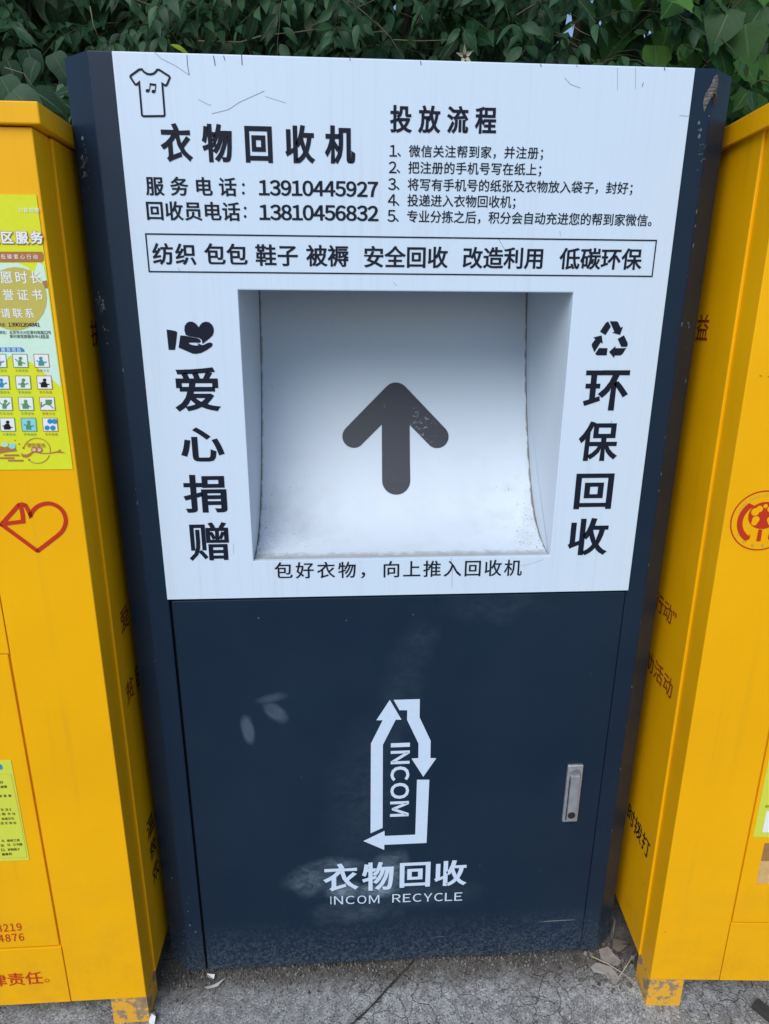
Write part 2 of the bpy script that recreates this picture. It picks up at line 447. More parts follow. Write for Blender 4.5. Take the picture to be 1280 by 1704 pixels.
# shell: sides, chamfers, roof, back and the two narrow front strips
bm = bmesh.new()
IN = .4372
def strip(x0, y0, x1, y1, z0=0., z1=ZT):
    bm.faces.new([bm.verts.new(p) for p in ((x0, y0, z0), (x1, y1, z0), (x1, y1, z1), (x0, y0, z1))])
outl = [(-IN, .022), (-IN, 0), (-B, 0), (-CH_X, CH_Y), (-CH_X, DEPTH), (CH_X, DEPTH), (CH_X, CH_Y), (B, 0), (IN, 0), (IN, .022)]
lo = [bm.verts.new((x, y, 0.)) for x, y in outl]; hi = [bm.verts.new((x, y, ZT)) for x, y in outl]
for i in range(len(outl) - 1):
    bm.faces.new((lo[i+1], lo[i], hi[i], hi[i+1]))
bm.faces.new(hi[::-1])
bmesh.ops.recalc_face_normals(bm, faces=bm.faces)
obj('cabinet_body', bm, M_navy, cab, bevel=.0022)
# inner liner closing the gap behind door and panel, with a hole for the chute
OL, OR_, OB, OT = -.2764, .2794, 1.0034, 1.4772
bm = bmesh.new()
for a in ((-IN, IN, .012, .016, .0, .96), (-IN, OL - .004, .012, .016, .96, ZT - .002), (OR_ + .004, IN, .012, .016, .96, ZT - .002)):
    box(bm, *a)
obj('inner_liner', bm, M_seam, cab)
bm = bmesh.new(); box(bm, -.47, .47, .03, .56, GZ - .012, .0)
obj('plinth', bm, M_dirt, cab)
# white panel: one plate with the chute opening cut out
bm = bmesh.new()
PX0, PX1, PZ0, PZ1, PF = -.4388, .4398, .930, ZT - .0015, -.004
TH = .0125
o_ = [(PX0, PZ0), (PX1, PZ0), (PX1, PZ1), (PX0, PZ1)]; i_ = [(OL, OB), (OR_, OB), (OR_, OT), (OL, OT)]
fo = [bm.verts.new((x, PF, z)) for x, z in o_]; fi = [bm.verts.new((x, PF, z)) for x, z in i_]
bo = [bm.verts.new((x, PF + TH, z)) for x, z in o_]; bi = [bm.verts.new((x, PF + TH, z)) for x, z in i_]
for k in range(4):
    j = (k+1) % 4
    bm.faces.new((fo[k], fo[j], fi[j], fi[k])); bm.faces.new((bo[j], bo[k], bi[k], bi[j]))
    bm.faces.new((fo[j], fo[k], bo[k], bo[j])); bm.faces.new((fi[k], fi[j], bi[j], bi[k]))
bmesh.ops.recalc_face_normals(bm, faces=bm.faces)
panel = obj('upper_panel', bm, M_white, cab, bevel=.0014, label='white enamel upper panel with printing and scratches')
# chute: curved slide, two cheeks, dark throat above
PROF = [(.006, OB), (.026, 1.0067), (.045, 1.0115), (.066, 1.0195), (.090, 1.033), (.1122, 1.050), (.138, 1.078), (.160, 1.109), (.182, 1.148), (.203, 1.19), (.222, 1.235), (.240, 1.285), (.256, 1.335), (.268, 1.390), (.278, 1.44), (.286, 1.49), (.291, 1.54), (.294, 1.60)]
def slide_y(z):
    if z <= PROF[0][1]: return PROF[0][0]
    for (y0, z0), (y1, z1) in zip(PROF, PROF[1:]):
        if z <= z1: return y0 + (y1 - y0) * (z - z0) / (z1 - z0)
    return PROF[-1][0]
bm = bmesh.new(); NXS = 8
rows = [[bm.verts.new((OL + .0005 + (OR_ - OL - .001) * i / NXS, y, z)) for i in range(NXS + 1)] for y, z in PROF]
for a, b in zip(rows, rows[1:]):
    for i in range(NXS): bm.faces.new((a[i], a[i+1], b[i+1], b[i]))
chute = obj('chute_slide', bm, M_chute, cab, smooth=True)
for xx, flip in ((OL, 0), (OR_, 1)):
    bm = bmesh.new()
    out = [(PF + TH - .0005, OB)] + [(y, z) for y, z in PROF] + [(.0085, 1.60)]
    a = [bm.verts.new((xx, y, z)) for y, z in out]
    s = -.0015 if xx == OL else .0015
    b = [bm.verts.new((xx + s, y, z)) for y, z in out]
    bm.faces.new(a); bm.faces.new(b[::-1])
    for k in range(len(out)): bm.faces.new((a[k], a[(k+1) % len(a)], b[(k+1) % len(a)], b[k]))
    bmesh.ops.recalc_face_normals(bm, faces=bm.faces)
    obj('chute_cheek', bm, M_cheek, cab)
bm = bmesh.new(); box(bm, OL, OR_, .0095, .294, 1.6005, 1.604); box(bm, OL, OR_, .0125, .015, 1.4785, 1.60)
obj('chute_throat', bm, M_seam, cab)
# arrow printed on the slide
def zp(X, Y): return (380 + X / 2.1333, 460 + Y / 2.1333)
pts = []
def cap(cx, cy, r, a0, a1, n=10):
    for i in range(n + 1):
        a = math.radians(a0 + (a1 - a0) * i / n); pts.append(zp(cx + r * math.cos(a), cy + r * math.sin(a)))
cap(595, 422, 46, -135, -45, 8)
cap(741, 568, 41, -42, 128, 14)
pts += [zp(644, 527)]
cap(596, 724, 50, 0, 180, 16)
pts += [zp(545, 525)]
cap(446, 567, 41, 55, 222, 14)
def on_slide(u, v):
    d = ray(u, v); lo_, hi_ = .0, .6
    for _ in range(40):
        ym = (lo_ + hi_) / 2; t = (ym - CAM_LOC.y) / d.y; p = CAM_LOC + d * t
        if ym < slide_y(p.z): lo_ = ym
        else: hi_ = ym
    return (p.x, p.z)
ap = [on_slide(*p) for p in pts]
bm = bmesh.new(); flat(bm, ap, 0)
bm.normal_update()
bmesh.ops.triangulate(bm, faces=bm.faces[:])
for k in range(1, 40):
    zc = 1.0 + k * .013
    bmesh.ops.bisect_plane(bm, geom=bm.verts[:] + bm.edges[:] + bm.faces[:], plane_co=(0, 0, zc), plane_no=(0, 0, 1))
for _, zc in PROF:
    bmesh.ops.bisect_plane(bm, geom=bm.verts[:] + bm.edges[:] + bm.faces[:], plane_co=(0, 0, zc), plane_no=(0, 0, 1))
for v in bm.verts: v.co.y = slide_y(v.co.z) - .0012
obj('printed_arrow', bm, M_arrow, cab, smooth=True, label='dark grey upward arrow printed on the chute')
# navy door
bm = bmesh.new(); DZ0, DZ1 = .004, .9262
box(bm, -.4315, .4348, -.003, .011, DZ0, DZ1)
door = obj('door', bm, M_door, cab, bevel=.0016, label='navy lower door with white bottle logo')
# lock
bm = bmesh.new()
LK = Plane(y=-.010)
q = [PL0(943, 1271), PL0(968.5, 1270), PL0(961, 1363.5), PL0(935.5, 1365)]
lx0 = (q[0][0] + q[3][0]) / 2; lx1 = (q[1][0] + q[2][0]) / 2; lz0 = (q[2][1] + q[3][1]) / 2; lz1 = (q[0][1] + q[1][1]) / 2
box(bm, lx0, lx1, -.010, -.002, lz0, lz1)
lock = obj('lock_plate', bm, M_metal, cab, bevel=.0026, seg=3)
w_ = lx1 - lx0; hL = lz1 - lz0; cxl = (lx0 + lx1) / 2
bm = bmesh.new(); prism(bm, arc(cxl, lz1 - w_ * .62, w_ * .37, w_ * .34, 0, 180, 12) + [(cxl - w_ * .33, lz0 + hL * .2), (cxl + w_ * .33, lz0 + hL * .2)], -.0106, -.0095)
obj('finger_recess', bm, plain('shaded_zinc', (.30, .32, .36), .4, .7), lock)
bm = bmesh.new(); box(bm, cxl - w_ * .29, cxl + w_ * .29, -.0150, -.0095, lz0 + hL * .045, lz1 - hL * .16)
hnd = obj('swing_handle', bm, M_metal, lock, bevel=.0012)
bm = bmesh.new(); box(bm, cxl - w_ * .335, cxl - w_ * .302, -.0112, -.0098, lz0 + hL * .045, lz1 - hL * .2)
obj('handle_gap', bm, M_lockd, lock)
bm = bmesh.new(); prism(bm, arc(cxl - .0003, lz0 + hL * .155, w_ * .25, w_ * .25, 0, 345, 23), -.0158, -.0148)
prism(bm, [(cxl - w_*.03, lz0 + hL*.125), (cxl + w_*.03, lz0 + hL*.125), (cxl + w_*.03, lz0 + hL*.185), (cxl - w_*.03, lz0 + hL*.185)], -.0165, -.0157)
obj('keyhole', bm, M_lockd, lock)

# ---- printing on the white panel
PP = Plane(y=-.0047); YP = -.0047
def line(s, xl, yl, xr, yr, h, wt, mat=M_ink, pl=PP, parent=panel, name='lettering', y=None, half=.56, gw=1.0, label=None):
    yy = pl.y if y is None else y
    a = pl(xl, yl); b = pl(xr, yr); um, vm = (xl + xr) / 2, (yl + yr) / 2
    hh = pl(um, vm - h / 2)[1] - pl(um, vm + h / 2)[1]
    bm = bmesh.new(); put_line(bm, s, a[0], b[0], a[1], b[1], hh, yy, wt, half, gw=gw)
    return obj(name, bm, mat, parent, label=label)
line('衣物回收机', 262, 237, 596, 241, 59, (.040, .026), gw=.84)
line('服务电话', 239, 309, 397, 311, 30, BOLD)
line('回收员电话', 243, 350, 399, 352, 30, BOLD)
bm = bmesh.new()
for (u, v) in ((405, 321), (408, 360), (405, 307), (408, 346)):
    bm = bmesh.new(); x, z = PP(u, v); flat(bm, arc(x, z, .0021, .0021, 0, 324, 9), YP); obj('colon_dot', bm, M_ink, panel)
line(fw('13910445927'), 432, 312, 628, 315, 25, HEAVY, half=.56)
line(fw('13810456832'), 433, 353, 628, 355, 25, HEAVY, half=.56)
for s, a, b, y in (('纺织', 254, 326, 422.5), ('包包', 341, 411, 423), ('鞋子', 426, 495, 424.5), ('被褥', 511, 579, 425.5), ('安全回收', 606, 744, 427.5), ('改造利用', 771, 905, 429), ('低碳环保', 933, 1067, 430.5)):
    line(s, a, y - .4, b, y + .6, 34, BOLD)
line('投放流程', 646, 197.5, 830, 200, 43, HEAVY, gw=.86)
line('１、微信关注帮到家，并注册；', 650, 250.5, 906, 254.5, 19.5, MED)
line('２、把注册的手机号写在纸上；', 649, 278, 903, 282, 19.5, MED)
line('３、将写有手机号的纸张及衣物放入袋子，封好；', 648, 306, 1055, 313, 19.5, MED)
line('４、投递进入衣物回收机；', 648, 332.5, 860, 336, 19.5, MED)
line('５、专业分拣之后，积分会自动充进您的帮到家微信。', 647, 359, 1087, 366.5, 19.5, MED)
line('包好衣物，', 456, 949.5, 611, 948, 26, MED)
line('向上推入回收机', 636, 947.5, 869, 944.7, 26, MED)
for ch, u0, u1, v0, v1 in (('爱', 289, 366, 611, 685), ('心', 300, 373, 711, 768), ('捐', 305, 377, 790, 853), ('赠', 313, 381, 869, 933),
                           ('环', 972, 1046, 616, 683), ('保', 963, 1030, 701, 767), ('回', 957, 1020, 788, 847), ('收', 946, 1013, 862, 924)):
    vm, um = (v0 + v1) / 2, (u0 + u1) / 2
    bm = bmesh.new()
    put_box(bm, ch, PP(u0, vm)[0], PP(u1, vm)[0], PP(um, v1)[1], PP(um, v0)[1], YP, (.018, .011) if ch == '赠' else (.030, .018))
    obj('lettering', bm, M_ink, panel)
bm = bmesh.new()
fr = [PP(242, 388.5), PP(1092.5, 400.5), PP(1085.5, 460), PP(248.5, 451.5)]
x0, x1 = (fr[0][0] + fr[3][0]) / 2, (fr[1][0] + fr[2][0]) / 2; z1, z0 = (fr[0][1] + fr[1][1]) / 2, (fr[2][1] + fr[3][1]) / 2
ribbon(bm, [(x0, z0), (x0, z1), (x1, z1), (x1, z0)], .0021, YP, True)
obj('printed_frame', bm, M_ink, panel)
# t-shirt icon
def z1p(X, Y): return PP(90 + X / 6.4, 60 + Y / 6.4)
T = [(905,355),(935,352),(955,378),(990,400),(1025,406),(1060,398),(1085,375),(1098,356),(1120,358),(1225,425),(1233,440),(1200,518),(1185,525),(1152,505),(1178,835),(1170,850),(950,852),(935,840),(905,492),(880,515),(862,512),(812,435),(815,420)]
bm = bmesh.new(); ribbon(bm, [z1p(*p) for p in T], .0028, YP, True)
for (cx, cy) in ((995, 580), (1058, 588)): flat(bm, [z1p(cx + 21*math.cos(a*PI/6), cy + 19*math.sin(a*PI/6)) for a in range(12)], YP)
flat(bm, [z1p(1018,498), z1p(1088,508), z1p(1086,530), z1p(1016,520)], YP)
ribbon(bm, [z1p(1024, 515), z1p(1014, 582)], .0013, YP - .0001); ribbon(bm, [z1p(1082, 525), z1p(1076, 590)], .0013, YP - .0001)
obj('printed_icon', bm, M_ink, panel, label='t-shirt outline with a music note')
# hand and heart icon
def z7(X, Y): return PP(250 + X / 8.533, 510 + Y / 8.533)
bm = bmesh.new()
flat(bm, [z7(*p) for p in ((232,327),(300,335),(365,350),(383,365),(370,490),(352,615),(262,615),(245,460))], YP)
flat(bm, [z7(*p) for p in ((505,403),(485,340),(488,280),(515,235),(555,213),(600,215),(645,240),(672,270),(690,293),(708,262),(740,228),(785,214),(835,222),(880,258),(902,310),(903,365),(885,410),(850,445),(745,530),(738,515),(733,475),(700,450),(640,435),(560,425))], YP)
flat(bm, [z7(*p) for p in ((427,410),(500,414),(580,434),(650,442),(700,462),(718,485),(715,505),(695,516),(640,512),(560,512),(548,520),(560,532),(600,546),(650,554),(690,550),(665,527),(700,530),(728,545),(760,545),(800,522),(845,508),(880,520),(888,545),(870,572),(800,620),(720,660),(650,672),(600,668),(402,582))], YP)
obj('printed_icon', bm, M_ink, panel, label='heart resting on an open hand')
# recycling triangle
def z8(X, Y): return PP(960 + X / 11.636, 510 + Y / 11.636)
bm = bmesh.new()
for poly in (((450,485),(555,325),(580,302),(612,290),(660,390),(558,552)),
             ((640,284),(770,284),(798,298),(850,408),(898,388),(840,548),(688,506),(728,488)),
             ((914,556),(985,700),(988,740),(975,780),(862,780),(793,626)),
             ((960,805),(890,915),(850,945),(735,948),(724,996),(626,878),(752,764),(750,806)),
             ((432,802),(598,806),(580,945),(405,945),(375,932),(358,912)),
             ((342,886),(292,765),(292,725),(360,632),(322,598),(484,558),(506,716),(462,696))):
    flat(bm, [z8(*p) for p in poly], YP)
obj('printed_icon', bm, M_ink, panel, label='triangle of three recycling arrows')
# scratches and small cracks in the enamel
M_scr = plain('worn_scratch', (.22, .27, .33), .8); M_scd = plain('dark_scratch', (.07, .09, .12), .8)
for st, wd in (
    (((256,85),(268,97),(292,109),(314,124)), .0008), (((311,91),(312,108),(315,125)), .0012), (((355,92),(357,101),(358,109)), .0016), (((372,92),(374,100)), .0014), (((402,91),(403,108)), .0016),
    (((440,151),(420,160),(398,170),(380,182),(352,189)), .0009), (((330,165),(349,175),(351,173)), .0007), (((441,160),(476,171)), .0006), (((700,101),(701,108)), .0016), (((900,106),(901,111)), .0016),
    (((1106,112),(1107,117)), .0020), (((1028,113),(1028,150)), .0007), (((1058,112),(1058,148)), .0007), (((1071,137),(1069,144)), .0012), (((940,129),(950,140),(966,146)), .0008), (((1131,192),(1149,193)), .0007),
    (((830,397),(836,408),(842,418)), .0008), (((932,384),(933,393)), .0007), (((751,928),(753,950),(752,978)), .0008), (((866,942),(885,938),(905,931)), .0006), (((582,95),(583,101)), .0014), (((960,108),(961,112)), .0012),
    (((1219-200,700),(1215-200,706)), .001), (((388,905),(389,922)), .0006), (((296,445),(300,452)), .0008), (((655,470),(661,476)), .0006), (((452,640),(455,648)), .0006)):
    pts_ = [PP(*p) for p in st]; bm = bmesh.new()
    ribbon(bm, pts_, wd * .75, YP + .0003); obj('scratch', bm, M_scd if wd > .0011 else M_scr, panel)

# ---- printing on the door
PD = Plane(y=-.0037); YD = -.0037
def z5(X, Y): return PD(520 + X / 4.4857, 1150 + Y / 4.4857)
bm = bmesh.new()
for poly in (((434,1062),(437,392),(525,218),(478,218),(578,66),(665,214),(622,214),(526,402),(524,1022)),
             ((606,66),(802,60),(800,196),(883,372),(881,500),(925,502),(828,640),(740,504),(791,500),(792,392),(707,216),(708,143),(650,143)),
             ((781,662),(873,662),(852,1134),(537,1148),(536,1186),(380,1120),(538,1044),(540,1082),(768,1072))):
    flat(bm, [z5(*p) for p in poly], YD)
obj('printed_logo', bm, M_print, door, label='pale bottle outline made of three arrows')
bm = bmesh.new()
for ch, v0, v1 in (('I', 390, 416), ('N', 448, 542), ('C', 565, 668), ('O', 688, 802), ('M', 826, 934)):
    x0, z1 = z5(586 - (v0 - 390) * .012, v0); x1, z0 = z5(728 - (v1 - 390) * .018, v1)
    put_box(bm, fw(ch), x0, x1, z0, z1, YD, (.024, .024), rot=1)
obj('lettering', bm, M_print, door)
bm = bmesh.new()
for ch, u0, u1, v0, v1 in (('衣', 80, 345, 1288, 1492), ('物', 370, 608, 1277, 1488), ('回', 652, 880, 1280, 1464), ('收', 910, 1155, 1264, 1454)):
    vm, um = (v0 + v1) / 2, (u0 + u1) / 2
    put_box(bm, ch, z5(u0, vm)[0], z5(u1, vm)[0], z5(um, v1)[1], z5(um, v0)[1], YD, (.030, .018))
obj('lettering', bm, M_print, door)
def row(s, u0, u1, v0, v1, wt, mat, parent, gap=.28):
    """latin words in small capitals, letter by letter"""
    ws = {'I': .12, 'M': 1.15, ' ': .9, 'E': .9, 'L': .85}
    tot = sum(ws.get(c, 1.) for c in s) + gap * (len(s) - 1); bm = bmesh.new(); t = 0
    for c in s:
        w0 = ws.get(c, 1.)
        if c != ' ':
            ua = u0 + (u1 - u0) * t / tot; ub = u0 + (u1 - u0) * (t + w0) / tot
            va = v0 + (v1 - v0) * (t / tot)
            xa, zt_ = z5(ua, va); xb, zb_ = z5(ub, va + 58)
            put_box(bm, fw(c), xa, xb, zb_, zt_, YD, wt)
        t += w0 + gap
    obj('lettering', bm, mat, parent)
row('INCOM', 134, 500, 1534, 1524, (.004, .004), M_print, door)
row('RECYCLE', 597, 1118, 1518, 1504, (.004, .004), M_print, door)

# ---- torn sticker and rust at the right top corner of the cabinet
random.seed(5)
bm = bmesh.new()
PC = Plane(y=-.001)
outline = [(1196,122),(1200,130),(1199,142),(1196,150),(1198,162),(1193,158),(1188,160),(1182,164),(1176,170),(1172,186),(1170,172),(1173,158),(1180,147),(1185,138),(1188,128)]
cv = [PC(*p) for p in outline]
cx = sum(p[0] for p in cv) / len(cv); cz = sum(p[1] for p in cv) / len(cv)
def yface(x): return -.0008 + max(0, (x - B)) * .76
mid = bm.verts.new((cx, yface(cx) - .004, cz)); ring1 = []; ring2 = []
for (x, z) in cv:
    ring1.append(bm.verts.new((x, yface(x), z)))
    mx_, mz_ = cx + (x - cx) * .6, cz + (z - cz) * .6
    ring2.append(bm.verts.new((mx_, yface(mx_) - .0035 * random.random(), mz_)))
for i in range(len(cv)):
    j = (i+1) % len(cv)
    bm.faces.new((ring1[i], ring1[j], ring2[j], ring2[i])); bm.faces.new((ring2[i], ring2[j], mid))
N = NT('torn_grey_tape')
cc = N.mix(N.ramp(N.noise(1., 5, .7, (60, 60, 400)), .4, .6), rgb(.20, .19, .17), rgb(.055, .05, .05))
N.bump(N.noise(1., 5, .7, (60, 60, 500)), .003, 1.)
obj('torn_tape', bm, N.done(cc, .8), cab, label='torn grey tape with rust on the right corner edge')
bm = bmesh.new()
rp = [PC(*p) for p in ((1191,157),(1195,160),(1195,172),(1193,180),(1191,170),(1189,163))]
for a in rp: pass
f = flat(bm, rp, 0)
for v in bm.verts: v.co.y = yface(v.co.x) - .0030
obj('rust_spot', bm, plain('rust', (.10, .02, .01), .9), cab)
bm = bmesh.new()
for i in range(60):          # chipped paint along both vertical corners
    rt = i % 3
    u = (146.2 + 166.8 * (t := random.random()) if rt == 0 else 1192.8 - 200.1 * (t := random.random()))
    v = (82.7 + 1534 * t if rt == 0 else 113 + 1465 * t)
    x, z = PC(u, v); x += random.gauss(0, .0012 if rt else .0006)
    sgn = 1 if x > 0 else -1
    s = .0008 + .0022 * random.random() ** 3; hgt = s * random.uniform(1, 4)
    yy = -.0006 + max(0, abs(x) - B) * .76
    vs = [(x - s*.4, yy, z), (x + s*.3, yy + (.0006 if abs(x) > B else 0), z + hgt*.2), (x + s*.3, yy, z + hgt), (x - s*.3, yy, z + hgt*.8)]
    bm.faces.new([bm.verts.new(p) for p in vs])
for (u0, v0, su, sv, n_) in ((131, 270, 5, 16, 40), (160, 508, 5, 14, 36), (170, 560, 3, 20, 8), (300, 1560, 14, 40, 30), (1150, 560, 6, 60, 16), (1166, 250, 5, 20, 14)):
    for i in range(n_):
        u = random.gauss(u0, su); v = random.gauss(v0, sv); x, z = PC(u, v)
        if abs(x) < IN or abs(x) > CH_X - .002: continue
        yy = -.0007 + max(0, abs(x) - B) * .76; s = .0006 + .0020 * random.random() ** 2; h_ = s * random.uniform(.8, 2.5)
        q_ = [(x - s, z), (x + s*.4, z - h_*.3), (x + s, z + h_*.5), (x - s*.2, z + h_)]
        bm.faces.new([bm.verts.new((a_, -.0007 + max(0, abs(a_) - B) * .76, b_)) for a_, b_ in q_])
o = obj('paint_chips', bm, plain('bare_steel_chips', (.13, .155, .18), .7), cab, kind='stuff')

# ------------------------------------------------------------------ yellow donation boxes
def yellow_box(side, loc, rot, label, mat, lid_z, lid_front, lid_over, bottom_leg):
    """side = +1: cabinet lies on its right (left-hand box); local frame: origin at the lower front corner next to the cabinet"""
    s = -side                                        # body extends along s * x
    W, D, H, WRAP = .86, .50, lid_z - .035, .055
    e = empty('donation_box', label, 'donation bin', loc, rot, 'yellow donation boxes')
    def bx(bm, a, b, *r): box(bm, min(s*a, s*b), max(s*a, s*b), *r)
    bm = bmesh.new(); bx(bm, .006, W, .006, D, .0015, H); obj('core', bm, mat, e)
    bm = bmesh.new(); bx(bm, 0, .128, 0, WRAP, 0, H + .004)
    obj('corner_post', bm, mat, e, bevel=.0016)
    bm = bmesh.new(); bx(bm, -.0045, .0055, WRAP + .0012, D + .001, .001, H + .003)
    obj('side_panel', bm, mat, e, bevel=.0018)
    return e, bx, W, D, H
def legs(e, s, zb, W, D):
    for (x, y) in ((.0, .002), (W - .08, .002), (.0, D - .07), (W - .08, D - .07)):
        bm = bmesh.new()
        a, b = sorted((s*x, s*(x + .075))); box(bm, a, b, y, y + .005, zb, -.0005)
        a, b = sorted((s*x, s*(x + .005))); box(bm, a, b, y + .0055, y + .065, zb, -.0005)
        obj('leg', bm, M_leg, e, bevel=.0008)

# left box --------------------------------------------------------
LB_loc = (-.538, -.0990, .057); LB_rot = (-.0145, 0, 0)
LB, bx, W, D, H = yellow_box(1, LB_loc, LB_rot, 'yellow steel donation box with poster and red heart left of navy cabinet', M_yel, 1.664, 0, 0, 0)
ML = Matrix.Translation(LB_loc) @ Euler(LB_rot).to_matrix().to_4x4()
FL = Plane(ML, 0.)
bm = bmesh.new()
lt = FL.side(64, 169, .0155)[1]; lb = FL.side(68, 207, .0155)[1]
print('lid L', FL.side(64, 169, .0155), FL.side(68, 207, .0155), 'H', H)
box(bm, -W - .015, .0155, -.0085, D + .01, lb, lt)
obj('lid', bm, M_yel, LB, bevel=.002)
xs_ = FL(15, 1089)[0]; zseam = FL(8, 1089)[1]; zb2 = FL(50, 1579)[1]; xs2 = FL(60, 1330)[0]; xs3 = FL(110, 1620)[0]
xseam = (xs_ + xs2 + xs3) / 3
print('seams', xs_, xs2, xs3, zseam, zb2)
# re-cut the corner post so that it ends at the seam
for ch in LB.children:
    if ch.name.startswith('corner_post'):
        for v in ch.data.vertices:
            if v.co.x < -.01: v.co.x = xseam + .0008
bm = bmesh.new(); box(bm, -W, xseam - .0008, 0, .0055, zseam + .001, H + .004); obj('front_panel', bm, M_yel, LB, bevel=.001)
bm = bmesh.new(); box(bm, -W + .04, xseam - .0042, .0012, .0056, zb2 + .004, zseam - .0012)
ldoor = obj('door', bm, M_yel, LB, bevel=.001)
bm = bmesh.new(); box(bm, -W, xseam - .0008, 0, .0055, 0, zb2 + .0005); obj('bottom_panel', bm, M_yel, LB, bevel=.001)
legs(LB, -1, -.072, W, D)
# poster
M_pos = plain('lime_yellow_print', (.68, .72, .03), .35); M_mint = plain('pale_mint_print', (.60, .80, .66), .35)
M_tan = plain('ochre_print', (.52, .45, .10), .4); M_brn = plain('brown_print', (.42, .17, .06), .4); M_wpr = plain('white_print', (.78, .80, .80), .4)
M_blu = plain('blue_print', (.03, .25, .55), .4); M_teal = plain('teal_print', (.06, .28, .33), .4); M_lblue = plain('sky_print', (.25, .62, .75), .4)
M_grn = plain('green_print', (.09, .30, .12), .4)
px1 = (FL(66, 330)[0] + FL(121, 780)[0]) / 2 - .0015; pz1 = FL(40, 324)[1]; pz0 = FL(60, 781)[1]
print('poster', FL(66, 330), FL(121, 780))
bm = bmesh.new(); prism(bm, [(-.70, pz0), (px1, pz0), (px1, pz1), (-.70, pz1)], -.0012, -.0003)
pos = obj('poster', bm, M_pos, LB, label='lime yellow service poster with rows of small pictures')
FP = Plane(ML, -.0016); YQ = -.0016
def z3(X, Y): return FP(X / 2.9375, 320 + Y / 2.9375)
def clampx(p): return (min(p[0], px1 - .001), p[1])
def pr(polys, mat, y=YQ, name='printed_shape', parent=pos, f=z3):
    bm = bmesh.new()
    for poly in polys: flat(bm, [clampx(f(*p)) for p in poly], y)
    return obj(name, bm, mat, parent)
pr([((-420,350),(-420,700),(-420,1000),(-200,960),(0,860),(50,800),(150,830),(310,950),(300,860),(258,520),(240,440),(215,360),(185,340),(160,410),(140,370),(90,345),(0,345))], M_mint)
ell = lambda cx, cy, rx, ry, n=28, a0=0, a1=360: [(cx + rx*math.cos(math.radians(a0+(a1-a0)*i/n)), cy + ry*math.sin(math.radians(a0+(a1-a0)*i/n))) for i in range(n + (a1-a0 < 360))]
pr([ell(75, 520, 155, 155)], M_tan, YQ - .0003)
pr([((180,440),(250,430),(255,470),(190,470))], M_brn, YQ - .0002)
pr([((-300,290),(205,290),(212,300),(214,330),(205,340),(-300,340))], M_brn, YQ - .0002)
pr([((-200,758),(105,758),(118,768),(122,780),(-200,780))], M_blu, YQ - .0002)
def pline(s, X0, X1, Y, h, wt, mat, dy=.0006, f3=2.9375, half=.56):
    return line(s, X0/f3, 320 + Y/f3, X1/f3, 320 + (Y+1)/f3, h/f3, wt, mat, FP, pos, y=YQ - dy, half=half)
pline('公益捐赠', 90, 192, 86, 22, REG, M_wpr)
bmx = pline('社区服务', -70, 212, 221, 60, (.075, .06), M_brn, .0005)
pline('社区服务', -70, 212, 220, 58, (.04, .03), M_wpr, .0009)
pline('低碳爱心行动', 2, 188, 314, 22, MED, M_wpr)
pline('志愿时长', -72, 208, 415, 58, MED, M_wpr); pline('荣誉证书', -60, 212, 500, 52, MED, M_wpr); pline('请联系', 2, 170, 590, 45, MED, M_wpr)
pline('电话：', -8, 40, 646, 18, REG, M_black); pline(fw('13901204841'), 42, 195, 646, 19, BOLD, M_black)
pline('地址：北京市大兴区黄村南路' + fw('12') + '号', -5, 250, 684, 17, REG, M_black); pline('黄村镇党群服务中心' + fw('B1') + '层', 48, 240, 704, 17, REG, M_black)
pline('服务项目', 5, 105, 769, 18, MED, M_wpr)
random.seed(3)
for r in range(4):
    for c in range(4):
        cx = 203 + 14 * r - (c * 104) + (0 if c < 3 else 0); cy = 823 + 104 * r + (2 if r else 0)
        if r == 3: cy += -2
        hw, hh = 36, 32
        quad = ((cx-hw-2, cy-hh), (cx+hw-3, cy-hh), (cx+hw+3, cy+hh), (cx-hw+4, cy+hh))
        bm = bmesh.new(); flat(bm, [clampx(z3(*p)) for p in quad], YQ - .0003)
        bgm = M_lblue if (r, c) == (3, 1) else M_wpr
        tile = obj('picture_tile', bm, bgm, pos)
        bm = bmesh.new(); ribbon(bm, [z3(*p) for p in quad], .0009, YQ - .0005, True); obj('tile_border', bm, M_brn if c == 0 else M_grn, pos)
        bm = bmesh.new(); m_ = [M_teal, M_blu, M_grn, M_black][(r * 3 + c * 2 + r * c) % 4]
        yy = YQ - .0007
        if (r, c) == (3, 0):
            for (a, b) in ((-24, -16), (0, -16), (22, -16), (-14, 16), (14, 16)): flat(bm, [z3(cx + a + px_, cy + b + py_) for px_, py_ in ell(0, 0, 13, 12, 14)], yy - .00002 * a)
        elif (r, c) == (2, 0):
            flat(bm, [z3(cx + a, cy + b) for a, b in ((-8,-20),(24,-20),(22,2),(8,8),(-8,2))], yy)
            ribbon(bm, [z3(cx + a, cy + b) for a, b in ((-28,-10),(-28,14),(-10,2),(10,4),(30,22))], .0016, yy - .0001)
        else:
            flat(bm, [z3(cx + a, cy + b) for a, b in ell(random.uniform(-6, 6), -12, 9, 8, 10)], yy)
            w1 = random.uniform(9, 17)
            flat(bm, [z3(cx + a, cy + b) for a, b in ((-w1*.6,-4),(w1*.5,-4),(w1,12),(w1*.9,24),(-w1,24),(-w1*1.1,10))], yy - .0001)
            ribbon(bm, [z3(cx + a, cy + b) for a, b in ((-24, random.uniform(-10, 14)), (-8, 6), (10, 8), (25, random.uniform(-14, 18)))], .0015, yy - .0002)
        obj('tile_figure', bm, m_, pos)
        cap_ = ['老年助餐', '家电维修', '心理咨询', '儿童托管'][c] if r % 2 else ['健康义诊', '法律咨询', '文化活动', '便民理发'][c]
        pline(cap_, cx - 30 + 5, cx + 34 + 4, cy + 47, 12, REG, M_brn if c == 0 else M_grn)
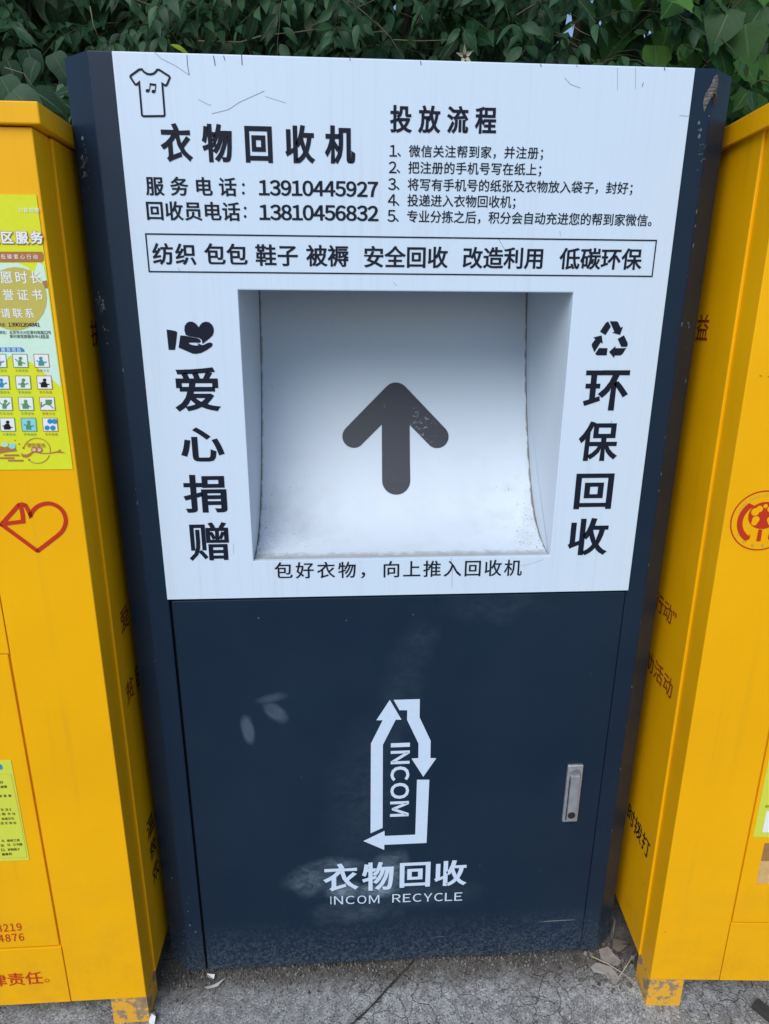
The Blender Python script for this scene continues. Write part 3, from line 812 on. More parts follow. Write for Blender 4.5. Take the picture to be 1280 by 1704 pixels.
def z4(X, Y): return FP(X / 8.969, 600 + Y / 8.969)
bm = bmesh.new(); ribbon(bm, [z4(*p) for p in ell(550, 1345, 200, 188, 30, -170, 10)], .0011, YQ - .0003)
ribbon(bm, [z4(*p) for p in ell(560, 1345, 190, 188, 24, 20, 130)], .0011, YQ - .0003)
for (cx, cy, r_) in ((348, 1302, 16), (432, 1478, 16), (225, 1190, 10), (285, 1245, 12)): flat(bm, [z4(*p) for p in ell(cx, cy, r_, r_, 10)], YQ - .0004)
obj('printed_shape', bm, M_brn, pos)
pr([((312,1370),(345,1400),(400,1400),(450,1378),(480,1350),(560,1360),(640,1380),(740,1375),(860,1350),(900,1320),(905,1350),(980,1378),(860,1372),(740,1388),(640,1392),(520,1370),(480,1385),(450,1420),(390,1450),(330,1435)),
    ((-60,1240),(0,1280),(100,1285),(150,1300),(235,1310),(250,1350),(100,1365),(0,1385),(-60,1385)),
    ((60,1400),(280,1398),(290,1424),(60,1424)), ((0,1442),(210,1442),(210,1466),(0,1466)), ((120,1480),(350,1480),(350,1504),(120,1504))], M_brn, YQ - .0004, f=z4)
pr([ell(512, 1330, 46, 40), ell(590, 1332, 46, 40)], M_brn, YQ - .0006, f=z4)
pr([ell(512, 1330, 30, 24), ell(590, 1332, 30, 24)], plain('pink_print', (.72, .45, .42), .4), YQ - .0008, f=z4)
pr([ell(75, 1250, 52, 40)], plain('pale_green_print', (.45, .70, .45), .4), YQ - .0007, f=z4); pr([ell(185, 1275, 50, 42)], M_lblue, YQ - .0007, f=z4)
pline('便民服务', 132, 222, 1235, 20, MED, M_brn, .0009)
# red heart outline with a folded corner
Hh = [(2.5,872),(4,870.5),(17,856),(29,842.5),(31,841),(36,839.5),(41,841),(43,843),(49.5,856),(50,857),(50.6,856),(57,847),(67,840.5),(80,838),(92,841),(103,849.5),(108.5,862),(108,874),(101,886.5),(84,900.5),(63.5,916),(62,917),(60,916),(33,896),(5,875.5),(2.8,873.5)]
def smooth_loop(P_, k=5):
    out = []; n = len(P_)
    for i in range(n):
        a, b, c, d = (Vector(P_[(i + j) % n]) for j in (-1, 0, 1, 2))
        for t in [q / k for q in range(k)]:
            out.append(tuple(.5 * ((2*b) + (c - a)*t + (2*a - 5*b + 4*c - d)*t*t + (3*b - a - 3*c + d)*t**3)))
    return out
bm = bmesh.new(); ribbon(bm, smooth_loop([FP(*p) for p in Hh]), .0068, -.0007, True)
ribbon(bm, [FP(*p) for p in ((2,873),(20,870),(38,868),(37,856),(34,842))], .0065, -.0010)
obj('printed_heart', bm, M_red, LB)
FR_ = Plane(ML, -.0007)
def serif(s, xl, yl, xr, yr, h, parent, wt=MED):
    a = FR_(xl, yl); b = FR_(xr, yr); hh = FR_(xl, yl - h/2)[1] - FR_(xl, yl + h/2)[1]; n = len(s); bm = bmesh.new()
    for i, c in enumerate(s):
        x0 = a[0] + (b[0] - a[0]) * i / n; x1 = x0 + (b[0] - a[0]) / n * .74; zc = a[1] + (b[1] - a[1]) * i / n
        put_box(bm, fw(c), x0, x1, zc - hh/2, zc + hh/2, .0004 if parent is ldoor else -.0007, wt)
    return obj('lettering', bm, M_red, parent)
serif('010838219', -62, 1550, 38, 1543, 12.5, ldoor); serif('010824876', -60, 1567, 42, 1560, 12.5, ldoor)
line('追究法律责任', -108, 1639, 70, 1627, 20, MED, M_red, FR_, LB)
bm = bmesh.new(); cxx, czz = FR_(78, 1632); ribbon(bm, arc(cxx, czz, .0042, .0042, 0, 340, 16), .0014, -.0007, True); obj('lettering', bm, M_red, LB)
# lower sticker
FS = Plane(ML, .0004)
q = [FS(19, 1265), FS(48, 1431)]; sx = (q[0][0] + q[1][0]) / 2
bm = bmesh.new(); prism(bm, [(-.62, q[1][1]), (sx, q[1][1]), (sx, q[0][1]), (-.62, q[0][1])], .0003, .0010)
M_sti = plain('lime_sticker', (.62, .66, .07), .4)
sti = obj('sticker', bm, M_sti, ldoor, label='lime sticker with small black writing')
def zs(X, Y): return (X / 8.115, 1250 + Y / 8.115)
FT = Plane(ML, -.0001)
def sline(s, X0, X1, Y, h=34, wt=MED, mat=M_black):
    a, b = zs(X0, Y + 10), zs(X1, Y); line(s, a[0], a[1], b[0], b[1], h / 8.115, wt, mat, FT, sti)
sline('《社区生活》', -190, 62, 420); sline('垃圾清运减量', -190, 95, 480); sline('旧衣物清理', -160, 160, 603)
sline('《大学生活》', -180, 178, 788); sline('可选图书社', -120, 218, 846); sline('非遗文化', 20, 190, 908); sline('生活交流会', -60, 225, 968)
sline(fw('4') + '、维修工具', 25, 265, 1203); sline('电钻', -80, 65, 1272); sline(fw('9') + '、订书器', 105, 300, 1258); sline(fw('12') + '、宠物梳子', 12, 268, 1325); sline('摄像机', 25, 160, 1387)
bm = bmesh.new(); a, b = FT(*zs(-150, 185)), FT(*zs(38, 250)); prism(bm, [(a[0], b[1]), (b[0] - .002, b[1]), (b[0], b[1] + .003), (b[0], a[1] - .003), (b[0] - .002, a[1]), (a[0], a[1])], -.0002, .0001)
obj('printed_badge', bm, M_blu, sti)
bm = bmesh.new(); ribbon(bm, [FT(*zs(-200, 318)), FT(*zs(148, 312)), FT(*zs(298, 1050)), FT(*zs(362, 1435)), FT(*zs(-200, 1455))], .0007, -.0001); obj('printed_frame', bm, M_tan, sti)
# writing on the side facing the cabinet
def side_text(e, M_, xs_, items, mat, sgn):
    """items: (text, y0, y1, z, h) along the depth of the side face"""
    for s, ya, yb, z, h, mt in items:
        bm = bmesh.new(); put_line(bm, s, ya, yb, z, z, h, 0, MED)
        for v in bm.verts:
            yv = v.co.x; v.co.x = xs_; v.co.y = yv
        if sgn < 0:
            for v in bm.verts: v.co.y = ya + yb - v.co.y
        obj('lettering', bm, mt, e)
    return
side_text(LB, ML, .0051, [('扶贫救助', .115, .33, FL.side(150, 555, .0051)[1], .042, M_dred), ('爱心', .09, .21, FL.side(208, 1028, .0051)[1], .045, M_dred), ('贫困家庭', .075, .31, FL.side(215, 1150, .0051)[1], .045, M_dred),
     ('温馨提示', .10, .32, FL.side(246, 1385, .0051)[1], .045, M_black), ('救助热线', .10, .32, FL.side(252, 1418, .0051)[1], .040, M_black), ('欢迎垂询', .10, .32, FL.side(257, 1455, .0051)[1], .040, M_black)], M_dred, 1)

# right box -------------------------------------------------------
RB_loc = (.541, -.1270, .064); RB_rot = (-.017, 0, math.radians(-3.9))
RB, bx, W, D, H = yellow_box(-1, RB_loc, RB_rot, 'yellow steel donation box with round red emblem right of navy cabinet', M_yel2, 1.69, 0, 0, 0)
MR = Matrix.Translation(RB_loc) @ Euler(RB_rot).to_matrix().to_4x4()
FR = Plane(MR, 0.)
lt = FR.side(1210, 209, -.0135)[1]; lb = FR.side(1208, 238, -.0135)[1]
print('lid R', FR.side(1280, 180, -.0135), FR.side(1210, 209, -.0135), FR.side(1208, 238, -.0135), 'H', H)
bm = bmesh.new(); box(bm, -.0135, W + .015, -.011, D + .01, H - .004, lt); obj('lid', bm, M_yel2, RB, bevel=.002)
xa = FR(1280, 1200)[0]; xb = FR(1219, 1536)[0]; xc = FR(1207, 1590)[0]; zb2 = FR(1240, 1537)[1]
print('seams R', xa, xb, xc, zb2)
xseam = (xb + xc + xa) / 3
for ch in RB.children:
    if ch.name.startswith('corner_post'):
        for v in ch.data.vertices:
            if v.co.x > .01: v.co.x = xseam - .0008
ztop = FR(1290, 1120)[1]
bm = bmesh.new(); box(bm, xseam + .0008, W, 0, .0055, ztop + .001, H + .004); obj('front_panel', bm, M_yel2, RB, bevel=.001)
bm = bmesh.new()
# door with a slot window
wx0, wz1, wz0 = FR(1272, 1410)[0], FR(1275, 1404)[1], FR(1270, 1474)[1]
dx0, dx1, dz0, dz1 = xseam + .0030, W - .04, zb2 + .0030, ztop - .0012; wx1 = wx0 + .30
for a in ((dx0, wx0, dz0, dz1), (wx1, dx1, dz0, dz1), (wx0, wx1, dz0, wz0), (wx0, wx1, wz1, dz1)):
    box(bm, a[0], a[1], .0012, .0056, a[2], a[3])
bmesh.ops.remove_doubles(bm, verts=bm.verts, dist=1e-5)
rdoor = obj('door', bm, M_yel2, RB)
bm = bmesh.new(); box(bm, wx0 - .004, wx1 + .004, .0057, .0059, wz0 - .004, wz1 + .004)
bm.free(); bm = bmesh.new()
box(bm, wx0 + .001, wx1 - .001, .0040, .0058, wz0 + .001, (wz0*.45 + wz1*.55)); obj('window_board', bm, plain('pale_board', (.62, .40, .16), .5), RB)
bm = bmesh.new(); box(bm, wx0 + .001, wx1 - .001, .0042, .0058, (wz0*.45 + wz1*.55) + .001, wz1 - .001); obj('window_slot', bm, plain('brown_board', (.33, .17, .06), .6), RB)
bm = bmesh.new(); box(bm, xseam + .0008, W, 0, .0055, 0, zb2); obj('bottom_panel', bm, M_yel2, RB, bevel=.001)
legs(RB, 1, -.078, W, D)
# sticker on the right door
FQ = Plane(MR, .0003)
a = FQ(1254, 1393); b = FQ(1280, 1262)
bm = bmesh.new(); prism(bm, [((a[0]+b[0])/2, a[1]), (.5, a[1]), (.5, b[1] + .02), ((a[0]+b[0])/2, b[1] + .02)], .0004, .0011)
rst = obj('sticker', bm, M_sti, rdoor, label='lime sticker on the door of the right box')
FQ = Plane(MR, -.0001)
line('扫码关注社区服务', 1273, 1342, 1340, 1342, 4.5, MED, M_black, FQ, rst)
bm = bmesh.new(); c0 = FQ(1269, 1385); c1 = FQ(1276, 1350)
prism(bm, [(c0[0], c0[1]), (c0[0] + .06, c0[1]), (c0[0] + .06, c1[1]), (c0[0], c1[1])], -.0002, .0003); obj('white_patch', bm, M_wpr, rst)
# round emblem
FE = Plane(MR, -.0007)
x0, zc = FE(1216.5, 869); rE = (FE(1270, 817)[1] - FE(1266, 915)[1]) / 2; zc = (FE(1270, 817)[1] + FE(1266, 915)[1]) / 2; cxE = x0 + rE
bm = bmesh.new(); ribbon(bm, arc(cxE, zc, rE, rE, 0, 354, 59), .0022, -.0007, True); em = obj('printed_emblem', bm, M_red, RB, label='red round charity emblem with a tree of hearts')
def E_(X, Y):      # unit emblem coordinates from the zoomed photograph, centred
    return (cxE + X * rE, zc + Y * rE)
def disc(bm, X, Y, r, y, ry=None, n=22): flat(bm, [(cxE + (X + r*math.cos(2*PI*k/n)) * rE, zc + (Y + (ry or r)*math.sin(2*PI*k/n)) * rE) for k in range(n)], y)
bm = bmesh.new(); disc(bm, 0.03, .18, .50, -.0007, .46)
flat(bm, [E_(*p) for p in ((-.06,-.3),(.06,-.3),(.07,-.70),(-.07,-.70))], -.0008)
for sg in (-1, 1):
    inner = [(sg * -.0 + sg * (-.62) * math.cos(t) * 1., -.02 + .60 * math.sin(t)) for t in [math.radians(a) for a in range(60, -66, -9)]]
    outer = [(sg * (-.80) * math.cos(t), -.02 + .80 * math.sin(t)) for t in [math.radians(a) for a in range(50, -60, -9)]]
    flat(bm, [E_(x, z) for x, z in outer] + [E_(sg * -.30, -.62), E_(sg * -.30, -.44)] + [E_(x, z) for x, z in inner[::-1]], -.0007)
obj('emblem_tree', bm, M_red, em)
bm = bmesh.new()
for sg in (-1, 1):
    for (X, Y, r) in ((.18, .40, .11), (.30, .30, .13), (.24, .04, .12), (.27, -.06, .10)): disc(bm, sg * X + .03, Y, r, -.0010 - .00003 * len(bm.faces))
disc(bm, .03, .50, .07, -.0010)
obj('emblem_hearts', bm, M_yel2, em)
bm = bmesh.new()
txt = 'CHINA·CHARITY·FEDERATION'
for i, c in enumerate(txt):
    if c == '·': continue
    a = math.radians(160 - i * 140 / (len(txt) - 1)); R_ = rE * .86; h_ = rE * .085
    vs, fs, b0, b1, c0, c1 = glyph(fw(c), .0, .0); px_, pz_ = cxE + R_ * math.cos(a), zc + R_ * math.sin(a); rot_ = a - PI/2
    nv = []
    for v in vs:
        lx_ = (v.x - (b0+b1)/2) * h_ / .72; lz_ = (v.y - (c0+c1)/2) * h_ / .72
        nv.append(bm.verts.new((px_ + lx_*math.cos(rot_) - lz_*math.sin(rot_), -.0007, pz_ + lx_*math.sin(rot_) + lz_*math.cos(rot_))))
    for f in fs: bm.faces.new([nv[k] for k in f])
for i, c in enumerate('中华慈善总会'):
    a = math.radians(215 + i * 110 / 5); R_ = rE * .86; h_ = rE * .12
    vs, fs, b0, b1, c0, c1 = glyph(c, .006, .006); px_, pz_ = cxE + R_ * math.cos(a), zc + R_ * math.sin(a); rot_ = a + PI/2
    nv = []
    for v in vs:
        lx_ = (v.x - .5) * h_; lz_ = (v.y - .38) * h_
        nv.append(bm.verts.new((px_ + lx_*math.cos(rot_) - lz_*math.sin(rot_), -.0007, pz_ + lx_*math.sin(rot_) + lz_*math.cos(rot_))))
    for f in fs: bm.faces.new([nv[k] for k in f])
obj('lettering', bm, M_tan, em)
line('“一瞬关注”', 1262, 627, 1345, 627, 8, MED, M_black, FE, RB)
side_text(RB, MR, -.0051, [('公益', .145, .25, FR.side(1170, 545, -.005)[1], .045, M_dred), ('爱心行动”', .085, .30, FR.side(1104, 1010, -.005)[1], .04, M_dred), ('救助活动', .082, .27, FR.side(1100, 1125, -.005)[1], .042, M_dred),
     ('请及时拨打', .078, .30, FR.side(1064, 1385, -.005)[1], .045, M_black)], M_dred, -1)

# ------------------------------------------------------------------ foliage behind
random.seed(11)
def leaf_mesh(name, prof, length, fold, droop, curl, mat, lobes=0):
    bm = bmesh.new(); uvl = bm.loops.layers.uv.new('uv'); n = len(prof) - 1; rows = []
    for i, wv in enumerate(prof):
        t = i / n; yv = t * length; z = -droop * length * t * t
        hw = wv * length / 2
        rows.append([(bm.verts.new((sx * hw, yv + (abs(sx) * lobes * length * (.35 if i in (1, 2) else 0)), z + abs(sx) * hw * fold + curl * length * math.sin(t * 6 + sx) * abs(sx))), (.5 + .5*sx * (wv > .001 or 1), t)) for sx in (-1, 0, 1)])
    for a, b in zip(rows, rows[1:]):
        for k in (0, 1):
            vs = [a[k], a[k+1], b[k+1], b[k]]
            f = bm.faces.new([v[0] for v in vs]); f.smooth = True
            for l, v in zip(f.loops, vs): l[uvl].uv = v[1]
    bmesh.ops.remove_doubles(bm, verts=bm.verts, dist=1e-6)
    me = bpy.data.meshes.new(name); bm.to_mesh(me); bm.free(); me.materials.append(mat)
    for p in me.polygons: p.use_smooth = True
    return me
M_lf_n = m_leaf('vine_leaf', (.007, .030, .013), (.065, .150, .072), (.023, .080, .031), .36)
M_lf_b = m_leaf('broad_leaf', (.012, .055, .012), (.085, .210, .038), (.036, .120, .024), .42)
M_lf_h = m_leaf('heart_leaf', (.010, .036, .020), (.040, .100, .060), (.022, .062, .036), .40)
M_twig = plain('pale_twig', (.20, .17, .105), .8); M_stem = plain('dark_stem', (.035, .032, .024), .9)
PN = [.0, .25, .38, .42, .36, .25, .12, .0]
PB = [.0, .72, .88, .84, .70, .60, .38, .14, .0]
PH = [.0, .55, .78, .80, .72, .56, .34, .13, .0]
def rough_prof(P, k): return [p * random.uniform(1 - k, 1 + k) if p else 0 for p in P]
LN = [leaf_mesh('leaf', rough_prof(PN, .08), 1., random.uniform(.15, .5), random.uniform(.1, .45), random.uniform(-.02, .03), M_lf_n) for _ in range(7)]
LBm = [leaf_mesh('leaf', rough_prof(PB, .13), 1., random.uniform(.1, .3), random.uniform(.05, .3), random.uniform(-.04, .04), M_lf_b, -.25) for _ in range(7)]
LH = [leaf_mesh('leaf', rough_prof(PH, .04), 1., random.uniform(.05, .25), random.uniform(.1, .35), .01, M_lf_h, -.3) for _ in range(4)]
def visible(p):
    u, v, d = proj(p)
    if d < .2 or not (-10 < u < 1290) or v < -15: return None
    if 108 < u < 1216: lim = 84 + max(0, (u - 150) * .03) + 8
    elif u <= 108: lim = 172 + max(0, (u - 64) * .55)
    else: lim = 215 - (u - 1210) * .42
    return d if v < lim else None
def leaf_matrix(pos, dirv, up, size):
    y = dirv.normalized(); z = (up - y * up.dot(y))
    if z.length < 1e-4: z = Vector((0, 0, 1)) - y * y.z
    z.normalize(); x = y.cross(z)
    M = Matrix((x, y, z)).transposed().to_4x4(); M.translation = pos
    return M @ Matrix.Scale(size, 4)
def plant(name, label, cat, loc, leaves, branches, limit, stems):
    """leaves: (matrix, mesh); the ones that show largest become objects, the rest one mass"""
    e = empty(name, label, cat, loc); T = Matrix.Translation(-Vector(loc))
    scored = []
    for M, me in leaves:
        d = visible(M.translation + M.to_3x3() @ Vector((0, .5, 0)))
        scored.append((d if d else 99, M, me))
    scored.sort(key=lambda t: t[0])
    shown = [t for t in scored[:limit] if t[0] < 90]
    for d, M, me in shown:
        o = bpy.data.objects.new('leaf', me); link(o, e); o.matrix_local = T @ M
    rest = scored[len(shown):]
    verts, faces, uvs = [], [], []
    for d, M, me in rest:
        k = len(verts); Mx = T @ M
        verts += [Mx @ v.co for v in me.vertices]
        ul = me.uv_layers[0].data
        for p in me.polygons:
            faces.append([k + i for i in p.vertices]); uvs += [ul[l].uv[:] for l in p.loop_indices]
    me2 = bpy.data.meshes.new('foliage'); me2.from_pydata(verts, [], faces)
    u2 = me2.uv_layers.new(name='uv')
    for i, uvv in enumerate(uvs): u2.data[i].uv = uvv
    me2.materials.append(leaves[0][1].materials[0])
    for p in me2.polygons: p.use_smooth = True
    o = bpy.data.objects.new('foliage', me2); link(o, e); o['kind'] = 'stuff'
    bm = bmesh.new()
    for pts_, r0, r1 in branches: tube(bm, [Vector(p) - Vector(loc) for p in pts_], r0, r1, 5)
    b = obj('twigs', bm, M_dtwig, e, kind='stuff')
    for pts_, r0, r1 in stems:
        bm = bmesh.new(); tube(bm, [Vector(p) - Vector(loc) for p in pts_], r0, r1, 7); obj('stem', bm, M_stem, e, smooth=True)
    return e, shown
M_dtwig = plain('green_brown_twig', (.055, .060, .028), .8)
def spray(origin, heading, length, n, size, meshes, droop, leaves, branches, thick=.0013, tilt=.5, pair=True):
    """an arching shoot with leaves in pairs along it"""
    p = Vector(origin); d = Vector(heading).normalized(); pts_ = [p.copy()]; step = length / n
    for i in range(n):
        d = (d + Vector((random.gauss(0, .10), random.gauss(0, .10), -droop / n + random.gauss(0, .06)))).normalized()
        p = p + d * step; pts_.append(p.copy())
        for sg in ((-1, 1) if pair else (random.choice((-1, 1)),)):
            if random.random() < .12: continue
            side = d.cross(Vector((0, 0, 1)));
            if side.length < .1: side = Vector((1, 0, 0))
            side.normalize()
            ld = (side * sg * random.uniform(.5, 1.) + d * random.uniform(.2, .8) + Vector((0, -.25, -random.uniform(.25, 1.1)))).normalized()
            up = Vector((random.gauss(0, tilt), -random.uniform(.3, 1.2), random.uniform(.2, 1.1)))
            s = size * random.uniform(.6, 1.2) * (1 - .35 * i / n)
            leaves.append((leaf_matrix(p + ld * .01, ld, up, s), random.choice(meshes)))
    branches.append((pts_, thick, thick * .5))
# --- drooping narrow-leaved climber over most of the width
leaves, branches = [], []
for i in range(620):
    x = random.uniform(-1.25, .80); z = random.uniform(1.45, 2.75); y = random.uniform(.66, 1.0) + .12 * noise.noise(Vector((x*2.2, z*2.2, 0)))
    if x < -.5: y += .22
    if random.random() < .3: z = random.uniform(1.8, 2.2)
    spray((x, y, z), (random.uniform(-1, 1), -random.uniform(.2, .9), random.uniform(-.1, .5)), random.uniform(.18, .36), random.randint(5, 8), .066, LN, 1.1, leaves, branches)
for i in range(15000):
    x = random.uniform(-1.9, .95); z = random.uniform(.9, 3.1); y = random.uniform(.95, 2.4)
    if .62 < x < 1.1 and z > 2.35 and random.random() < .85: continue
    leaves.append((leaf_matrix(Vector((x, y, z)), Vector((random.gauss(0, .6), random.gauss(-.3, .5), -.8)), Vector((random.gauss(0, .6), -.8, .5)), random.uniform(.08, .16)), random.choice(LN)))
pale = []
def at(u, v, y): d = ray(u, v); return CAM_LOC + d * ((y - CAM_LOC.y) / d.y)
for pts_, y, r in ((((330,68),(400,70),(440,58),(490,54),(560,44),(600,52)), .60, .0024), (((520,42),(560,28),(600,10),(640,-8)), .60, .0022), (((575,-4),(610,24),(634,47)), .58, .0014), (((618,28),(650,62),(672,98)), .62, .0014),
                   (((378,0),(378,30),(376,62)), .66, .0018), (((655,66),(700,68),(760,66)), .62, .0015), (((560,46),(600,55),(640,52)), .6, .0018), (((860,25),(880,12),(900,2)), .6, .0015), (((965,75),(972,92),(975,105)), .6, .0009), (((950,40),(966,52),(984,60)), .6, .0012), (((868,92),(884,62)), .6, .0012),
                   (((203,55),(206,70),(205,82)), .7, .0022), (((228,0),(262,12),(290,28)), .7, .0016), (((8,112),(40,122),(66,160)), .42, .0010), (((270,35),(290,60),(297,75)), .65, .0012), (((150,10),(155,40),(164,62)), .8, .0018)):
    bm = bmesh.new(); tube(bm, [at(u, v, y) - Vector((-.2, 1.1, GZ)) for u, v in pts_], r * .75, r * .45, 6); pale.append(bm)
stems = [([(x, 1.25, GZ), (x + .05, 1.2, .9), (x - .06, 1.1, 1.8), (x + .04, 1.05, 2.7)], .022, .008) for x in (-1.5, -.95, -.4, .1, .6)]
climber, shown = plant('climbing_vine', 'dark narrow leaved climber drooping behind the navy cabinet top', 'vine', (-.2, 1.1, GZ), leaves, branches, 290, stems)
for bm in pale: obj('branch', bm, M_twig, climber, smooth=True)
# one yellowed leaf and a dry star-shaped seed husk hanging in the climber
yl = leaf_mesh('leaf', PN, 1., .2, .3, .0, plain('yellowing_leaf', (.30, .42, .03), .5)); o = bpy.data.objects.new('leaf', yl); link(o, climber)
p0 = at(283, 74, .60); o.matrix_local = Matrix.Translation(-climber.location) @ leaf_matrix(p0, Vector((1, 0, -.25)), Vector((0, -.6, .8)), .05); o['label'] = 'yellow green leaf just above the white panel'
bm = bmesh.new(); c0 = at(773, 94, .56) - climber.location
for k in range(5):
    a = math.radians(90 + 72 * k + 8); ca, sa = math.cos(a), math.sin(a); L_ = .022
    pts_ = [(0, 0, .0), (.35, -.20, -.006), (1, 0, -.012), (.35, .20, -.006)]
    bm.faces.new([bm.verts.new(c0 + Vector(((t*ca - s_*sa) * L_, yy, (t*sa + s_*ca) * L_))) for t, s_, yy in pts_])
husk = obj('seed_husk', bm, plain('dry_husk', (.42, .42, .30), .7), climber, label='dry pale five pointed star husk')
bm = bmesh.new(); bmesh.ops.create_icosphere(bm, subdivisions=2, radius=.0042, matrix=Matrix.Translation(c0 + Vector((0, -.003, 0)))); obj('husk_core', bm, plain('husk_core', (.05, .04, .03), .8), husk)
# --- broad-leaved shrub on the right
leaves, branches = [], []
for i in range(120):
    x = random.uniform(.52, 1.45); z = random.uniform(1.30, 2.5); y = random.uniform(.60, 1.0)
    spray((x, y, z), (random.uniform(-1, 1), -random.uniform(.1, .8), random.uniform(0, .8)), random.uniform(.2, .4), random.randint(3, 5), .072, LBm, .9, leaves, branches, .0025, .4, False)
for (u, v, y, s, dx, dz) in ((1195,75,.58,.13,.4,-.9),(1240,40,.56,.14,.2,-1),(1230,95,.55,.11,.6,-.7),(1270,150,.6,.12,-.3,-.9),(1245,170,.56,.11,.7,-.6),(1165,10,.6,.13,.5,-.8),(1110,45,.66,.13,-.2,-1),(1090,75,.64,.12,.1,-1),(1215,15,.55,.13,-.4,-.8),(1262,215,.6,.10,.5,-.7),(1150,60,.66,.12,.2,-1),(1275,90,.62,.12,.2,-.9)):
    leaves.append((leaf_matrix(at(u, v, y), Vector((dx, -.2, dz)), Vector((random.gauss(0, .3), -.9, .6)), s * .72), random.choice(LBm)))
for i in range(2400):
    x = random.uniform(.6, 2.6); z = random.uniform(.6, 2.75); y = random.uniform(.85, 1.6)
    if .75 < x < 1.4 and z > 2.45 and random.random() < .8: continue
    leaves.append((leaf_matrix(Vector((x, y, z)), Vector((random.gauss(0, .6), random.gauss(-.3, .5), -.8)), Vector((random.gauss(0, .6), -.8, .5)), random.uniform(.08, .15)), random.choice(LBm)))
stems = [([(x, 1.1, GZ), (x + .05, 1.1, .9), (x - .05, 1.0, 1.7), (x + .06, .95, 2.5)], .018, .006) for x in (.95, 1.35, 1.8)]
plant('broadleaf_shrub', 'brighter broad leaved shrub rising behind the right yellow box', 'shrub', (1.2, 1.0, GZ), leaves, branches, 200, stems)
# --- rounder, bluish leaves reaching over the left yellow box
leaves, branches = [], []
for (u, v, y, s, dx, dz) in ((0,128,.30,.105,.5,-1),(20,150,.28,.11,.7,-.6),(52,150,.32,.10,.9,-.45),(68,163,.34,.10,.8,-.65),(120,150,.42,.07,-1,-.25),(45,82,.52,.09,.3,-1),(88,88,.52,.09,.45,-.9),(60,100,.50,.085,-.5,-.8),(12,100,.5,.08,.3,-.9),(100,110,.5,.07,.5,-.9),(98,166,.4,.09,.9,-.5),(-30,120,.4,.1,.2,-1),(25,110,.55,.08,-.4,-1)):
    leaves.append((leaf_matrix(at(u, v, y), Vector((dx, -.1, dz)), Vector((random.gauss(0, .2), -.75, .85)), s * .68), random.choice(LH)))
for i in range(13):
    spray((random.uniform(-1.7, -.75), random.uniform(.62, .9), random.uniform(1.3, 2.0)), (random.uniform(-1, 1), -.4, .3), .25, 5, .058, LH, 1., leaves, branches, .0018, .4, False)
stems = [([(-1.1, .62, GZ), (-1.05, .62, .8), (-.95, .6, 1.5), (-.85, .5, 1.9)], .012, .004)]
plant('heart_leaved_creeper', 'blue green round leaved creeper reaching over the left yellow box lid', 'creeper', (-1.1, .7, GZ), leaves, branches, 60, stems)

# ------------------------------------------------------------------ litter on the ground
def lift(u, v, z=GZ): x, y = gpt(u, v, z); return Vector((x, y, z))
def dry_leaf(pts_, label, col, h=.006, group=None):
    bm = bmesh.new(); ps = [lift(*p) for p in pts_]; c = sum(ps, Vector()) / len(ps)
    mid = bm.verts.new(c + Vector((0, 0, h * .5 + .001)))
    r = [bm.verts.new(p + Vector((0, 0, .001 + h * (.2 + .8 * random.random())))) for p in ps]
    for i in range(len(r)): bm.faces.new((mid, r[i], r[(i+1) % len(r)]))
    me_obj = obj('dry_leaf', bm, plain('dry_leaf_' + str(len(bpy.data.materials)), col, .85))
    sol = me_obj.modifiers.new('solid', 'SOLIDIFY'); sol.thickness = .0006
    return tag(me_obj, label, 'dead leaf')
random.seed(9)
dry_leaf([(1020,1567),(1032,1569),(1049,1572),(1043,1580),(1030,1588),(1018,1583)], 'brown curled dead leaf under the right yellow box edge', (.14, .115, .09), .014)
dry_leaf([(1014,1570),(1017,1548),(1021,1536),(1023,1545),(1020,1560),(1017,1571)], 'narrow grey dead leaf standing beside the cabinet foot', (.20, .19, .18), .03)
dry_leaf([(996,1584),(1012,1578),(1020,1590),(1034,1602),(1028,1610),(1010,1606),(1000,1598)], 'pale ragged dead leaf by the right cabinet corner', (.27, .24, .215), .008)
dry_leaf([(982,1612),(992,1604),(1018,1612),(1032,1632),(1024,1642),(1002,1622),(988,1620)], 'flat grey dead leaf in front of the right cabinet corner', (.30, .29, .275), .005)
def twig(pts_, label):
    bm = bmesh.new(); tube(bm, [lift(u, v) + Vector((0, 0, .004 + h)) for u, v, h in pts_], .0012, .0007, 5)
    tag(obj('dry_stalk', bm, plain('straw_' + str(len(bpy.data.materials)), (.42, .37, .26), .8)), label, 'twig')
twig([(984,1596,.004),(1010,1610,.008),(1034,1624,.006),(1055,1637,.0)], 'longer straw coloured stalk crossing the shorter one by the right box')
twig([(1030,1628,.0),(1040,1618,.012),(1050,1605,.018),(1059,1597,.014)], 'shorter straw coloured stalk lying over the longer one')
bm = bmesh.new(); ps = [lift(*p) for p in ((344,1622),(358,1625),(356,1631),(346,1629))]
bmv = [bm.verts.new(p + Vector((0, 0, .003 + .003 * (i % 2)))) for i, p in enumerate(ps)]; bm.faces.new(bmv)
o = tag(obj('paper_scrap', bm, plain('white_paper', (.72, .72, .74), .7)), 'tiny white paper scrap below the left door corner', 'litter'); o.modifiers.new('s', 'SOLIDIFY').thickness = .0005
bm = bmesh.new(); ps = [lift(*p) for p in ((248,1704),(252,1692),(258,1686),(260,1698),(256,1712))]
bmv = [bm.verts.new(p + Vector((0, 0, .003 + .008 * (i % 2)))) for i, p in enumerate(ps)]; bm.faces.new(bmv)
o = tag(obj('plastic_scrap', bm, plain('white_plastic', (.68, .70, .74), .5)), 'crumpled white plastic scrap beside the left yellow box leg', 'litter'); o.modifiers.new('s', 'SOLIDIFY').thickness = .0005
